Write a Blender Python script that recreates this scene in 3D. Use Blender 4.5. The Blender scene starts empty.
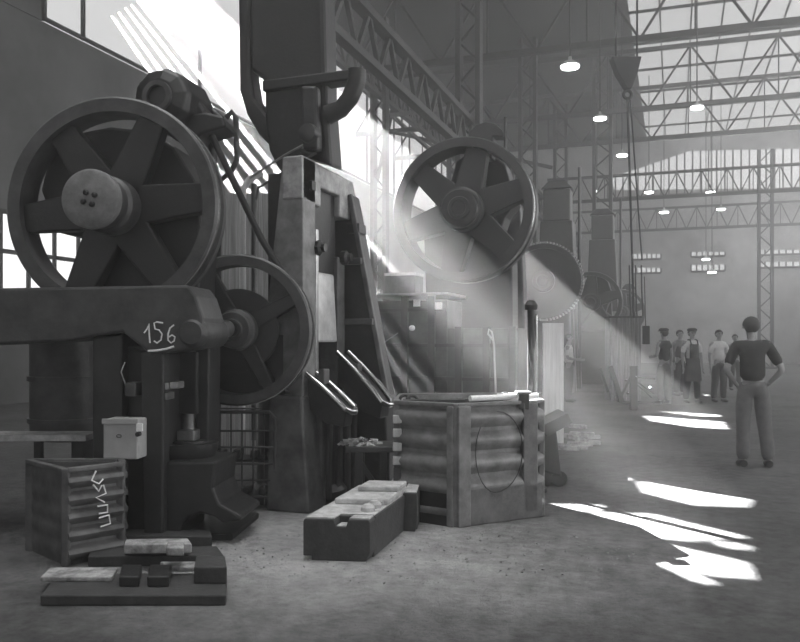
import bpy, bmesh, math, random
from mathutils import Vector, Matrix
random.seed(7)
PI = math.pi
F = 800.0; CX = 400.0; HZ = 339.0; EYE = 1.5
HALL = math.atan(275/800)                       # hall axis lies this far right of the camera's axis
col = bpy.context.scene.collection
sc = bpy.context.scene

# ------------------------------------------------------------------ materials
MATS = {}
def mat(name, v=0.1, rough=0.6, metal=0.0, var=0.35, scale=6.0, bump=0.25, v2=None, emit=0.0, stretch=None, spec=0.5):
    m = bpy.data.materials.new(name); m.use_nodes = True
    nt = m.node_tree; b = nt.nodes['Principled BSDF']
    b.inputs['Roughness'].default_value = rough
    b.inputs['Metallic'].default_value = metal
    b.inputs['Specular IOR Level'].default_value = spec
    if emit:
        b.inputs['Base Color'].default_value = (v, v, v, 1)
        b.inputs['Emission Color'].default_value = (1, 1, 1, 1)
        b.inputs['Emission Strength'].default_value = emit
        MATS[name] = m; return m
    tc = nt.nodes.new('ShaderNodeTexCoord')
    mp = nt.nodes.new('ShaderNodeMapping')
    if stretch: mp.inputs['Scale'].default_value = stretch
    nt.links.new(tc.outputs['Object'], mp.inputs['Vector'])
    n1 = nt.nodes.new('ShaderNodeTexNoise'); n1.inputs['Scale'].default_value = scale
    n1.inputs['Detail'].default_value = 7; n1.inputs['Roughness'].default_value = 0.65
    nt.links.new(mp.outputs[0], n1.inputs['Vector'])
    cr = nt.nodes.new('ShaderNodeValToRGB')
    lo = v*(1-var); hi = (v2 if v2 is not None else v*(1+var))
    cr.color_ramp.elements[0].position = .32; cr.color_ramp.elements[0].color = (lo, lo, lo, 1)
    cr.color_ramp.elements[1].position = .68; cr.color_ramp.elements[1].color = (hi, hi, hi, 1)
    nt.links.new(n1.outputs['Fac'], cr.inputs['Fac'])
    nt.links.new(cr.outputs['Color'], b.inputs['Base Color'])
    if bump:
        n2 = nt.nodes.new('ShaderNodeTexNoise'); n2.inputs['Scale'].default_value = scale*5
        n2.inputs['Detail'].default_value = 5
        nt.links.new(mp.outputs[0], n2.inputs['Vector'])
        bp = nt.nodes.new('ShaderNodeBump'); bp.inputs['Strength'].default_value = bump; bp.inputs['Distance'].default_value = .01
        nt.links.new(n2.outputs['Fac'], bp.inputs['Height']); nt.links.new(bp.outputs[0], b.inputs['Normal'])
    MATS[name] = m; return m
M = MATS
mat('iron', .014, .45, .0, .6, 5)
mat('black_iron', .005, .5, .0, .5, 6)
mat('grey_iron', .04, .5, .0, .6, 5)
mat('worn_steel', .30, .32, .85, .35, 9, .1)
mat('polished_steel', .55, .25, 1.0, .2, 9, .05)
mat('plate', .09, .55, .2, .55, 5)
mat('crate_plate', .08, .6, .2, .6, 7)
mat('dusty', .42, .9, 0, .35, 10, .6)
mat('die_side', .035, .7, 0, .4, 9, .4)
mat('paint_box', .34, .55, 0, .12, 8, .05)
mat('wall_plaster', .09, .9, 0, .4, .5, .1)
mat('roof_board', .02, .9, 0, .3, .6, .1)
mat('truss_steel', .018, .7, 0, .3, 3, 0)
mat('pale_sheet', .45, .7, 0, .25, 3, .1, stretch=(8, 8, .4))
mat('striped_sheet', .16, .8, 0, .6, 8, .1, stretch=(8, 8, .15))
mat('chalk', .75, .95, 0, .1, 30, 0)
mat('rubble', .25, .9, 0, .7, 12, .6)
mat('skin', .19, .6, 0, .1, 20, 0)
mat('hair', .015, .7, 0, .3, 40, .2)
mat('dark_cloth', .012, .95, 0, .35, 9, .3)
mat('apron_cloth', .01, .9, 0, .3, 9, .3)
mat('white_cloth', .46, .95, 0, .15, 9, .3)
mat('khaki_cloth', .085, .95, 0, .2, 9, .3)
mat('shoe', .02, .5, 0, .2, 9, 0)
mat('lamp_glow', .8, .5, emit=9)
mat('sky_glass', .1, .6, emit=.36)
mat('added_skylight_glow', .6, .4, emit=3.9)  # emission of the added overhead light panel
mat('glass_soft', .5, .5, emit=.55)
mat('added_low_glow', .6, .4, emit=5)  # emission of the added near panel on the right wall
mat('added_side_glow', .6, .4, emit=2.2)  # emission of the added far panel on the right wall
mat('pale_plate', .28, .5, .1, .5, 7)  # lighter plate colour, for the hammer head
mat('bin_plate', .15, .5, .15, .45, 6)
mat('burnished', .55, .35, .35, .25, 6, .1)
mat('roof_glass', .1, .6, emit=.27)
mat('enamel', .4, .4, 0, .1, 9, 0)

def floor_material():
    m = bpy.data.materials.new('packed_earth'); m.use_nodes = True
    nt = m.node_tree; b = nt.nodes['Principled BSDF']; b.inputs['Roughness'].default_value = .93
    b.inputs['Specular IOR Level'].default_value = .25
    tc = nt.nodes.new('ShaderNodeTexCoord')
    def noise(s, d=8):
        n = nt.nodes.new('ShaderNodeTexNoise'); n.inputs['Scale'].default_value = s; n.inputs['Detail'].default_value = d
        n.inputs['Roughness'].default_value = .7
        nt.links.new(tc.outputs['Object'], n.inputs['Vector']); return n
    a, c = noise(.55), noise(9)
    mx = nt.nodes.new('ShaderNodeMath'); mx.operation = 'MULTIPLY_ADD'; mx.inputs[1].default_value = .7
    nt.links.new(c.outputs['Fac'], mx.inputs[0]); nt.links.new(a.outputs['Fac'], mx.inputs[2])
    r = nt.nodes.new('ShaderNodeValToRGB')
    r.color_ramp.elements[0].position = .62; r.color_ramp.elements[0].color = (.02, .02, .02, 1)
    r.color_ramp.elements[1].position = 1.0; r.color_ramp.elements[1].color = (.095, .095, .095, 1)
    nt.links.new(mx.outputs[0], r.inputs['Fac'])
    # pale scale and ash trodden around the dies, widened to brighten the near floor
    mpn = nt.nodes.new('ShaderNodeMapping'); mpn.inputs['Location'].default_value = (2.35*.46, -5.3*.62, 0)
    mpn.inputs['Scale'].default_value = (.46, .62, 1)
    nt.links.new(tc.outputs['Object'], mpn.inputs['Vector'])
    ln = nt.nodes.new('ShaderNodeVectorMath'); ln.operation = 'LENGTH'; nt.links.new(mpn.outputs[0], ln.inputs[0])
    ad = nt.nodes.new('ShaderNodeMath'); ad.operation = 'MULTIPLY_ADD'; ad.inputs[1].default_value = .9
    n3 = noise(1.6); nt.links.new(n3.outputs['Fac'], ad.inputs[0]); nt.links.new(ln.outputs['Value'], ad.inputs[2])
    mr = nt.nodes.new('ShaderNodeMapRange'); mr.inputs['From Min'].default_value = .75; mr.inputs['From Max'].default_value = 1.8
    mr.inputs['To Min'].default_value = 1; mr.inputs['To Max'].default_value = 0
    nt.links.new(ad.outputs[0], mr.inputs['Value'])
    mm = nt.nodes.new('ShaderNodeMix'); mm.data_type = 'RGBA'
    nt.links.new(mr.outputs[0], mm.inputs['Factor']); nt.links.new(r.outputs['Color'], mm.inputs[6])
    r2 = nt.nodes.new('ShaderNodeValToRGB')
    r2.color_ramp.elements[0].position = .66; r2.color_ramp.elements[0].color = (.17, .17, .17, 1)
    r2.color_ramp.elements[1].position = 1.0; r2.color_ramp.elements[1].color = (.42, .42, .42, 1)
    nt.links.new(mx.outputs[0], r2.inputs['Fac']); nt.links.new(r2.outputs['Color'], mm.inputs[7])
    nt.links.new(mm.outputs[2], b.inputs['Base Color'])
    bp = nt.nodes.new('ShaderNodeBump'); bp.inputs['Strength'].default_value = 1; bp.inputs['Distance'].default_value = .03
    c3 = noise(28, 10)
    nt.links.new(c3.outputs['Fac'], bp.inputs['Height']); nt.links.new(bp.outputs[0], b.inputs['Normal'])
    M['floor'] = m
floor_material()

# ------------------------------------------------------------------ frames and mesh builder
class Frame:
    """A set of level axes whose y axis points psi to the right of the camera's own axis; origin under the camera."""
    def __init__(s, psi):
        s.psi = psi; s.c = math.cos(psi); s.s = math.sin(psi); s.rz = HALL - psi
    def ray(s, px, py):
        a = (px-CX)/F; b = (HZ-py)/F
        return (a*s.c - s.s, s.c + a*s.s, b)
    def at(s, px, py, Y):                       # point on the upright plane y = Y
        x, y, z = s.ray(px, py); t = Y/y
        return Vector((x*t, Y, EYE + z*t))
    def atx(s, px, py, X):                      # point on the upright plane x = X
        x, y, z = s.ray(px, py); t = X/x
        return Vector((X, y*t, EYE + z*t))
    def ground(s, px, py, z0=0.0):
        x, y, z = s.ray(px, py); t = (z0-EYE)/z
        return Vector((x*t, y*t, z0))
    def dep(s, px, py, D):                      # point at camera depth D
        x, y, z = s.ray(px, py)
        return Vector((x*D, y*D, EYE + z*D))
    def world(s, v):
        c, n = math.cos(s.rz), math.sin(s.rz)
        return Vector((v[0]*c - v[1]*n, v[0]*n + v[1]*c, v[2]))
H = Frame(HALL); CAM = Frame(0.0); L5 = Frame(math.radians(5))

ORIG = {}                                       # object -> (frame, origin in frame coordinates)
def thing(name, label, cat, fr, base, group=None):
    o = bpy.data.objects.new(name, None); col.objects.link(o)
    o.empty_display_size = .2
    base = Vector(base); o.location = fr.world(base); o.rotation_euler = (0, 0, fr.rz)
    o['label'] = label; o['category'] = cat
    if group: o['group'] = group
    ORIG[o.name] = (fr, base); return o

class MB:
    def __init__(s): s.v = []; s.f = []
    def add(s, vs, fs):
        n = len(s.v); s.v += [Vector(v) for v in vs]; s.f += [[i+n for i in f] for f in fs]; return s
    def box(s, x0, x1, y0, y1, z0, z1):
        if x0 > x1: x0, x1 = x1, x0
        if y0 > y1: y0, y1 = y1, y0
        if z0 > z1: z0, z1 = z1, z0
        vs = [(x, y, z) for z in (z0, z1) for y in (y0, y1) for x in (x0, x1)]
        return s.add(vs, [(0,2,3,1), (4,5,7,6), (0,1,5,4), (2,6,7,3), (0,4,6,2), (1,3,7,5)])
    def prism(s, pts, d):                        # planar loop of 3D points swept by vector d
        pts = [Vector(p) for p in pts]; d = Vector(d); n = len(pts)
        vs = pts + [p + d for p in pts]
        fs = [list(range(n))[::-1], [i+n for i in range(n)]] + [[i, (i+1) % n, (i+1) % n + n, i+n] for i in range(n)]
        return s.add(vs, fs)
    def cyl(s, a, b, r, r2=None, n=20):
        return s.tube([a, b], [r, r if r2 is None else r2], n)
    def tube(s, pts, rs, n=10):
        pts = [Vector(p) for p in pts]
        if not hasattr(rs, '__len__'): rs = [rs]*len(pts)
        vs = []; fs = []; prev = None
        for i, p in enumerate(pts):
            t = (pts[min(i+1, len(pts)-1)] - pts[max(i-1, 0)]).normalized()
            if prev is None:
                u = t.orthogonal().normalized()
            else:
                u = (prev - t*prev.dot(t)).normalized()
            prev = u; w = t.cross(u)
            for k in range(n):
                a = 2*PI*k/n; vs.append(p + (u*math.cos(a) + w*math.sin(a))*rs[i])
        for i in range(len(pts)-1):
            for k in range(n):
                fs.append([i*n+k, i*n+(k+1) % n, (i+1)*n+(k+1) % n, (i+1)*n+k])
        fs.append(list(range(n))[::-1]); fs.append([(len(pts)-1)*n+k for k in range(n)])
        return s.add(vs, fs)
    def lathe(s, c, ax, prof, n=64, closed=False):   # prof: (radius, along-axis) pairs
        c = Vector(c); ax = Vector(ax).normalized(); u = ax.orthogonal().normalized(); w = ax.cross(u)
        vs = []; fs = []; m = len(prof)
        for r, h in prof:
            for k in range(n):
                a = 2*PI*k/n; vs.append(c + ax*h + (u*math.cos(a) + w*math.sin(a))*r)
        rng = m if closed else m-1
        for i in range(rng):
            j = (i+1) % m
            for k in range(n): fs.append([i*n+k, i*n+(k+1) % n, j*n+(k+1) % n, j*n+k])
        if not closed:
            fs.append(list(range(n))[::-1]); fs.append([(m-1)*n+k for k in range(n)])
        return s.add(vs, fs)
    def ring(s, c, ax, r0, r1, h0, h1, n=72):
        return s.lathe(c, ax, [(r0, h0), (r1, h0), (r1, h1), (r0, h1)], n, True)
    def beam(s, a, b, w, h):
        a = Vector(a); b = Vector(b); t = (b-a).normalized()
        u = t.cross(Vector((0, 0, 1)))
        if u.length < 1e-4: u = Vector((1, 0, 0))
        u.normalize(); k = u.cross(t)
        vs = [p + u*(i*w/2) + k*(j*h/2) for p in (a, b) for i, j in ((-1,-1), (1,-1), (1,1), (-1,1))]
        return s.add(vs, [(3,2,1,0), (4,5,6,7), (0,1,5,4), (1,2,6,5), (2,3,7,6), (3,0,4,7)])
    def build(s, name, material, parent=None, bevel=0.0, smooth=False, label=None, fr=None, kind=None, base=None):
        me = bpy.data.meshes.new(name)
        if parent is not None:
            fr, o0 = ORIG[parent.name]
        else:
            fr = fr or H; o0 = Vector(base) if base is not None else Vector((0, 0, 0))
        me.from_pydata([v - o0 for v in s.v], [], s.f)
        bm = bmesh.new(); bm.from_mesh(me); bmesh.ops.recalc_face_normals(bm, faces=bm.faces); bm.to_mesh(me); bm.free()
        me.materials.append(material if not isinstance(material, str) else M[material])
        if smooth:
            for p in me.polygons: p.use_smooth = True
            try: me.set_sharp_from_angle(angle=math.radians(35))
            except Exception: pass
        o = bpy.data.objects.new(name, me); col.objects.link(o)
        if parent is not None: o.parent = parent
        else:
            o.location = fr.world(o0); o.rotation_euler = (0, 0, fr.rz)
        ORIG[o.name] = (fr, o0)
        if bevel:
            bv = o.modifiers.new('bevel', 'BEVEL'); bv.width = bevel; bv.segments = 2; bv.limit_method = 'ANGLE'
        if label: o['label'] = label
        if kind: o['kind'] = kind
        return o

def tag(o, label, cat, group=None):
    o['label'] = label; o['category'] = cat
    if group: o['group'] = group
    return o

def arc(c, r, a0, a1, n, e1, e2):
    c = Vector(c); e1 = Vector(e1); e2 = Vector(e2)
    return [c + e1*(r*math.cos(a0+(a1-a0)*i/n)) + e2*(r*math.sin(a0+(a1-a0)*i/n)) for i in range(n+1)]

# ------------------------------------------------------------------ camera, world, sun
cam = bpy.data.cameras.new('camera'); co = bpy.data.objects.new('camera', cam); col.objects.link(co)
cam.sensor_width = 36; cam.lens = 36; cam.shift_y = (HZ-321)/800; cam.clip_end = 300
co.location = (0, 0, EYE); co.rotation_euler = (PI/2, 0, HALL)
sc.camera = co
w = bpy.data.worlds.new('sky'); sc.world = w; w.use_nodes = True
w.node_tree.nodes['Background'].inputs[0].default_value = (1, 1, 1, 1)
w.node_tree.nodes['Background'].inputs[1].default_value = WORLD = 0.25
SV = (-100, -290)                                  # where the sun stands in the sky
sd = Vector(H.ray(*SV))                          # toward the sun, in hall axes
sun = bpy.data.lights.new('sun', 'SUN'); sun.energy = 118; sun.angle = math.radians(.25)
so = bpy.data.objects.new('sun', sun); col.objects.link(so)
so.rotation_euler = sd.to_track_quat('Z', 'Y').to_euler(); so.location = (-20, 30, 20)

# ------------------------------------------------------------------ the setting
XL, XR, Y0, Y1, ZR = -14.5, 9.0, -4.0, 53.0, 14.0
def struct(mb, name, material, **k): return mb.build(name, material, kind='structure', **k)
struct(MB().box(XL-1, XR+1, Y0-3, Y1+1, -.3, 0), 'floor', 'floor')
struct(MB().box(XL-1, -7, Y0, Y1+1, ZR, ZR+.3).box(-7, -1.7, 9.5, Y1+1, ZR, ZR+.3).box(-7, XR+1, Y0, .5, ZR, ZR+.3).box(1.5, XR+1, .5, 9.5, ZR, ZR+.3).box(-1.7, XR+1, 9.5, 18, ZR, ZR+.3), 'ceiling', 'roof_board')
struct(MB().box(-7, 1.5, .5, 9.5, ZR+.1, ZR+.2), 'window_21', 'added_skylight_glow')  # unseen skylight, added to brighten the near floor
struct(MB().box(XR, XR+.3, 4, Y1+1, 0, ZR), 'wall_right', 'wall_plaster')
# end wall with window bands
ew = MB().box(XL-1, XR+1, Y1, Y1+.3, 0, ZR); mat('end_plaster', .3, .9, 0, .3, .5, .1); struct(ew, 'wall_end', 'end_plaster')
# left wall: masonry below, glazed clerestory above; openings shaped to cast the floor's sun patches
struct(MB().box(XL-.3, XL, Y0, Y1, 0, 9.2), 'wall_left', 'wall_plaster')
patches = [
 [(636,482),(700,482),(745,492),(753,500),(748,507),(690,505),(642,493)],
 [(588,512),(655,514),(750,537),(690,541),(640,536)],
 [(617,541),(650,540),(748,562),(755,578),(700,574),(645,556)],
 [(655,563),(680,566),(718,583),(696,583)],
 [(545,504),(607,505),(600,512),(552,511)],
 [(710,541),(752,545),(750,550),(720,547)],
 [(647,460),(668,461),(682,466),(655,467)],
 [(640,415),(700,420),(742,423),(742,430),(690,427),(650,421)],
 [(658,411),(740,416),(738,419),(690,416)],
 [(705,393),(742,396),(742,400),(704,396)],
 [(611,474),(634,477),(630,481),(616,478)],
 [(760,300+78),(800,381),(800,385),(760,382)],
]
patches += [[(x, 438), (x+13, 438), (x+43, 478), (x+29, 478)] for x in (396, 419, 444, 466, 490)]  # extra openings, added to put stripes in the main sunbeam
patches += [[(x, 412), (x+9, 412), (x+34, 434), (x+24, 434)] for x in (512,)]
def wall_pt(px, py):
    g = H.ground(px, py); t = (g.x - XL)/(-sd.x)
    return Vector((XL, g.y + sd.y*t, sd.z*t))
holes = [[wall_pt(*p) for p in poly] for poly in patches]
def sheet_with_holes(name, y0, y1, z0, z1, holes, material, th=.05):
    from mathutils.geometry import delaunay_2d_cdt
    pts = []; faces = []
    for lp_ in [[(y0, z0), (y1, z0), (y1, z1), (y0, z1)]] + [[(p.y, p.z) for p in h] for h in holes]:
        ar = sum(a[0]*b[1]-b[0]*a[1] for a, b in zip(lp_, lp_[1:]+lp_[:1]))
        if ar < 0: lp_ = lp_[::-1]
        faces.append(list(range(len(pts), len(pts)+len(lp_)))); pts += [Vector(q) for q in lp_]
    vo, eo, fo, ov, oe, of = delaunay_2d_cdt(pts, [], faces, 0, 1e-5)
    keep = [f for f, o_ in zip(fo, of) if o_ and all(k == 0 for k in o_)]
    me = bpy.data.meshes.new(name); me.from_pydata([(XL, v.x, v.y) for v in vo], [], [list(f) for f in keep]); me.materials.append(M[material])
    o = bpy.data.objects.new(name, me); col.objects.link(o)
    so_ = o.modifiers.new('solid', 'SOLIDIFY'); so_.thickness = th; so_.offset = 0
    o['kind'] = 'structure'; return o
ys = [p.y for h in holes for p in h]; zs = [p.z for h in holes for p in h]
print('HOLES y', min(ys), max(ys), 'z', min(zs), max(zs))
sheet_with_holes('window_1', 15.5, max(52.9, max(ys)+.3), 9.2, ZR, holes, 'sky_glass')
struct(MB().box(XL-.03, XL+.03, Y0, 15.5, 9.2, ZR), 'wall_left_upper', 'wall_plaster')
# glazing bars of the clerestory (structure child)
fb = MB()
for i in range(28):
    y = 15.5 + i*1.34
    if any(min(p.y for p in h)-.1 < y < max(p.y for p in h)+.1 for h in holes): continue
    fb.box(XL+.03, XL+.12, y-.04, y+.04, 9.2, ZR)
for z in (9.25, 13.9): fb.box(XL+.03, XL+.12, 15.5, 52.9, z-.04, z+.04)
struct(fb, 'trim_1', 'truss_steel')

def pane(name, quads_fr, material, frame_bars=None):
    pass
# windows low in the left wall
def left_window(n, y0, y1, z0, z1, nx, nz, g='glass_soft'):
    struct(MB().box(XL+.01, XL+.05, y0, y1, z0, z1), 'window_%d' % n, g)
    m = MB()
    for i in range(nx+1):
        y = y0+(y1-y0)*i/nx; m.box(XL+.05, XL+.1, y-.05, y+.05, z0-.05, z1+.05)
    for i in range(nz+1):
        z = z0+(z1-z0)*i/nz; m.box(XL+.05, XL+.1, y0-.05, y1+.05, z-.05, z+.05)
    struct(m, 'trim_%d' % (n+20), 'truss_steel')
left_window(2, 12.5, 17.5, 2.6, 4.4, 6, 2)
left_window(3, 19.5, 24.5, 2.6, 6.4, 6, 4)
left_window(4, 26.5, 31.5, 2.6, 6.4, 6, 4)
left_window(5, 33.5, 38.5, 2.6, 6.4, 6, 4)
# end wall glazing
def end_window(n, pts, material, bars):
    P = [H.at(px, py, Y1-.02) for px, py in pts]
    struct(MB().prism([p+Vector((0, -.04, 0)) for p in P], (0, .04, 0)), 'window_%d' % n, material)
    x0 = min(p.x for p in P); x1 = max(p.x for p in P); z0 = min(p.z for p in P); z1 = max(p.z for p in P)
    m = MB(); k = bars
    for i in range(k+1):
        x = x0+(x1-x0)*i/k
        # top of bar follows the sloping head
        top = z1
        for a, b in zip(P, P[1:]+P[:1]):
            if min(a.x, b.x) - 1e-6 <= x <= max(a.x, b.x) + 1e-6 and abs(a.x-b.x) > .2:
                zz = a.z + (b.z-a.z)*(x-a.x)/(b.x-a.x)
                if zz > z0+.15: top = zz; break
        m.box(x-.045, x+.045, Y1-.12, Y1-.06, z0, max(top, z0+.1))
    m.box(x0, x1, Y1-.13, Y1-.06, z0-.06, z0+.06); 
    struct(m, 'trim_%d' % (n+20), 'truss_steel')
end_window(6, [(608,178), (650,165), (690,151), (800,149), (800,188), (615,190)], 'sky_glass', 24)
for i, (a, b, c, d) in enumerate([(633,254,661,259), (632,268,661,273), (691,252,725,256), (691,265,725,271), (758,250,800,254), (758,262,800,267), (640,205,670,214), (700,204,730,212)]):
    if i < 6: end_window(7+i, [(a, b), (c, b), (c, d), (a, d)], 'sky_glass', 6)
# glazed roof over the right bay
struct(MB().box(-1.7, XR+1, 18, Y1, ZR+.1, ZR+.2), 'window_20', 'roof_glass')
gb = MB()
for i in range(10):
    x = -1.7 + i*1.15; gb.box(x-.03, x+.03, 18, Y1, ZR+.02, ZR+.1)
for i in range(12):
    y = 18 + i*3.5; gb.box(-1.7, XR, y-.04, y+.04, ZR, ZR+.1) if y < Y1 else None
struct(gb, 'trim_2', 'truss_steel')
struct(MB().box(XR-.06, XR-.01, 20, 50, 4, 12), 'window_22', 'added_side_glow')  # unseen window, added to light the far right of the hall
gb = MB()
for i in range(16): gb.box(XR-.12, XR-.06, 20+2*i-.05, 20+2*i+.05, 4, 12)
struct(gb, 'trim_3', 'truss_steel')
struct(MB().box(XR-.06, XR-.01, 4.5, 12, 2, 6), 'window_23', 'added_low_glow')  # unseen glowing window, added to light faces turned to the aisle
gb = MB()
for i in range(9): gb.box(XR-.12, XR-.06, 4.5+i*.94-.04, 4.5+i*.94+.04, 2, 6)
for z in (2, 4, 6): gb.box(XR-.12, XR-.06, 4.5, 12, z-.05, z+.05)
struct(gb, 'trim_4', 'truss_steel')
gb = MB()
for i in range(8): gb.box(-7+i*1.21-.05, -7+i*1.21+.05, .5, 9.5, ZR, ZR+.1)
for i in range(5): gb.box(-7, 1.5, .5+i*2.25-.05, .5+i*2.25+.05, ZR, ZR+.1)
struct(gb, 'trim_5', 'truss_steel')  # bars under the added skylight

# roof trusses
def truss_x(n, y, x0, x1, zb, zt, bays, w=.14):
    m = MB(); m.beam((x0, y, zb), (x1, y, zb), w, w*1.2); m.beam((x0, y, zt), (x1, y, zt), w, w)
    for i in range(bays):
        a = x0+(x1-x0)*i/bays; b = x0+(x1-x0)*(i+1)/bays; mid = (a+b)/2
        m.beam((a, y, zb), (mid, y, zt), w*.45, w*.45); m.beam((mid, y, zt), (b, y, zb), w*.45, w*.45)
        m.beam((mid, y, zb), (mid, y, zt), w*.3, w*.3)
    struct(m, 'trim_%d' % n, 'truss_steel')
for i, (y, zb) in enumerate([(27, 11.2), (35.6, 11.3), (41, 11.3)]):
    truss_x(40+i, y, XL, XR, zb, ZR-.2, 7, .17)
for i, (y, zb, zt) in enumerate([(38, 7.9, 9.0), (47, 7.6, 8.8)]):
    truss_x(50+i, y, -5.7, XR, zb, zt, 14, .12)
# crane runway girder with columns
def girder(n, x, z0, z1, ya, yb):
    m = MB(); m.beam((x, ya, z0), (x, yb, z0), .22, .16); m.beam((x, ya, z1), (x, yb, z1), .26, .16)
    k = int((yb-ya)/1.2)
    for i in range(k):
        a = ya+(yb-ya)*i/k; b = ya+(yb-ya)*(i+1)/k
        m.beam((x, a, z0), (x, (a+b)/2, z1), .09, .09); m.beam((x, (a+b)/2, z1), (x, b, z0), .09, .09)
    struct(m, 'trim_%d' % n, 'truss_steel')
girder(60, -5.75, 7.0, 7.95, 2, 52)
girder(61, -10.8, 10.9, 11.9, 10, 52)
def lattice_column(n, x, y, z1, w=.5):
    m = MB()
    for dx in (-w/2, w/2):
        m.box(x+dx-.07, x+dx+.07, y-.2, y+.2, 0, z1)
    k = int(z1/.6)
    for i in range(k):
        a = z1*i/k; b = z1*(i+1)/k; s = 1 if i % 2 else -1
        m.beam((x-s*w/2, y, a), (x+s*w/2, y, b), .06, .06)
    m.box(x-w/2-.2, x+w/2+.2, y-.3, y+.3, 0, .12)
    struct(m, 'trim_%d' % n, 'truss_steel')
for i, (x, y, z, w_) in enumerate([(-5.75, 23, 13.9, .6), (-5.75, 33, 13.9, .6), (-5.75, 43, 13.9, .6), (-3.0, 36, 13.8, .7), (4.3, 44, 11, .6), (-10.8, 29, 13.9, .5), (-10.8, 40, 13.9, .5)]):
    lattice_column(70+i, x, y, z, w_)
# long diagonals of roof bracing seen above the middle press
br = MB()
for (a, b) in [((-10.8, 32, 13.6), (-14.3, 38, 9.5)), ((-10.8, 30, 10.4), (-5.75, 40, 13.6)), ((-14.3, 36, 13.6), (-10.8, 44, 10)), ((-14.3,40,12.5),(-5.75,40,10)), ((-14.3,46,13.5),(-8,48,9))]:
    br.beam(a, b, .16, .16)
struct(br, 'trim_80', 'truss_steel')

# haze: smoke filling the hall
hz = MB().box(XL-.6, XR+.6, Y0, Y1+.6, -.2, ZR+.6).build('smoke_haze', 'enamel')
hm = bpy.data.materials.new('smoke'); hm.use_nodes = True; nt = hm.node_tree; nt.nodes.clear()
out = nt.nodes.new('ShaderNodeOutputMaterial'); pv = nt.nodes.new('ShaderNodeVolumePrincipled')
pv.inputs['Color'].default_value = (.95, .95, .95, 1); pv.inputs['Density'].default_value = .0087
pv.inputs['Anisotropy'].default_value = .62
nt.links.new(pv.outputs[0], out.inputs['Volume'])
hz.data.materials.clear(); hz.data.materials.append(hm); hz['kind'] = 'stuff'
hz['label'] = 'thin smoke haze filling the hall with slanting sunbeams'; hz['category'] = 'haze'

# ------------------------------------------------------------------ wheels
def flywheel(parent, fr, c, R, rim, depth, hub_r, hub_len, spokes=0, web=None, mt='iron', rim_mt='grey_iron', name='flywheel', ridge=True, phase=0.3, spoke_w=.16):
    """c: centre of the front face; the axis runs along frame y, the wheel reaches depth away from the viewer"""
    c = Vector(c); ax = (0, 1, 0)
    m = MB()
    prof = [(R-rim, 0), (R-.015, 0), (R, .02)]
    if ridge: prof += [(R, depth*.3), (R-.025, depth*.34), (R-.025, depth*.62), (R, depth*.66)]
    prof += [(R, depth-.02), (R-.015, depth), (R-rim, depth)]
    m.lathe(c, ax, prof, 96, True)
    w = m.build(name, rim_mt, parent, smooth=True)
    MB().ring(c, ax, R-.01, R+.004, .025, depth*.3, 96).build('rim_band', 'polished_steel', w, smooth=True, label='bright worn rim edge')
    if web:
        a, b = web
        MB().ring(c, ax, hub_r*.8, R-rim+.01, a, b, 72).build('web', mt, w, smooth=True)
    for k in range(spokes):
        an = phase + 2*PI*k/spokes; e = Vector((math.cos(an), 0, math.sin(an))); t = Vector((-math.sin(an), 0, math.cos(an)))
        a = c + e*hub_r*.7; b = c + e*(R-rim*.7); s0 = spoke_w*.62; s1 = spoke_w*.42
        MB().prism([a-t*s0+Vector((0, depth*.25, 0)), b-t*s1+Vector((0, depth*.25, 0)), b+t*s1+Vector((0, depth*.25, 0)), a+t*s0+Vector((0, depth*.25, 0))], (0, depth*.5, 0)).build('spoke', mt, w, bevel=.015)
    MB().lathe(c, ax, [(hub_r*.35, -hub_len-.01), (hub_r*.4, -hub_len-.03), (hub_r*.55, -hub_len-.03), (hub_r*.6, -hub_len), (hub_r*.92, -hub_len), (hub_r, -hub_len+.03), (hub_r, -hub_len*.4), (hub_r*1.12, -hub_len*.3), (hub_r*1.15, depth)], 48).build('hub', rim_mt, w, smooth=True)
    return w

# ------------------------------------------------------------------ press 156
fr = L5
def at(px, py, Y): return fr.at(px, py, Y)
base = fr.ground(150, 546); YF = base.y
p156 = thing('forging_press', 'massive dark forging press chalked 156 at the left, with two flywheels', 'press', fr, base)
def poly(pts, Y, d, f=None):
    f = f or fr
    return MB().prism([f.at(px, py, Y) for px, py in pts], (0, d, 0))
w1 = flywheel(p156, fr, at(110, 206, 6.05), .86, .115, .26, .20, .30, spokes=6, mt='black_iron', rim_mt='grey_iron', phase=.1, spoke_w=.26)
hc_ = at(110, 206, 6.05)
MB().lathe(hc_, (0, 1, 0), [(.20, -.345), (.222, -.33), (.222, -.27), (.2, -.26)], 48).build('hub_cap', 'bin_plate', p156, smooth=True, label='pale round hub cap')
for k in range(4):
    a = k*PI/2+.5; MB().lathe(hc_+Vector((math.cos(a)*.05, -.345, math.sin(a)*.05)), (0, 1, 0), [(.012, -.02), (.022, -.012), (.022, .01)], 8).build('cap_bolt', 'black_iron', p156)
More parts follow.
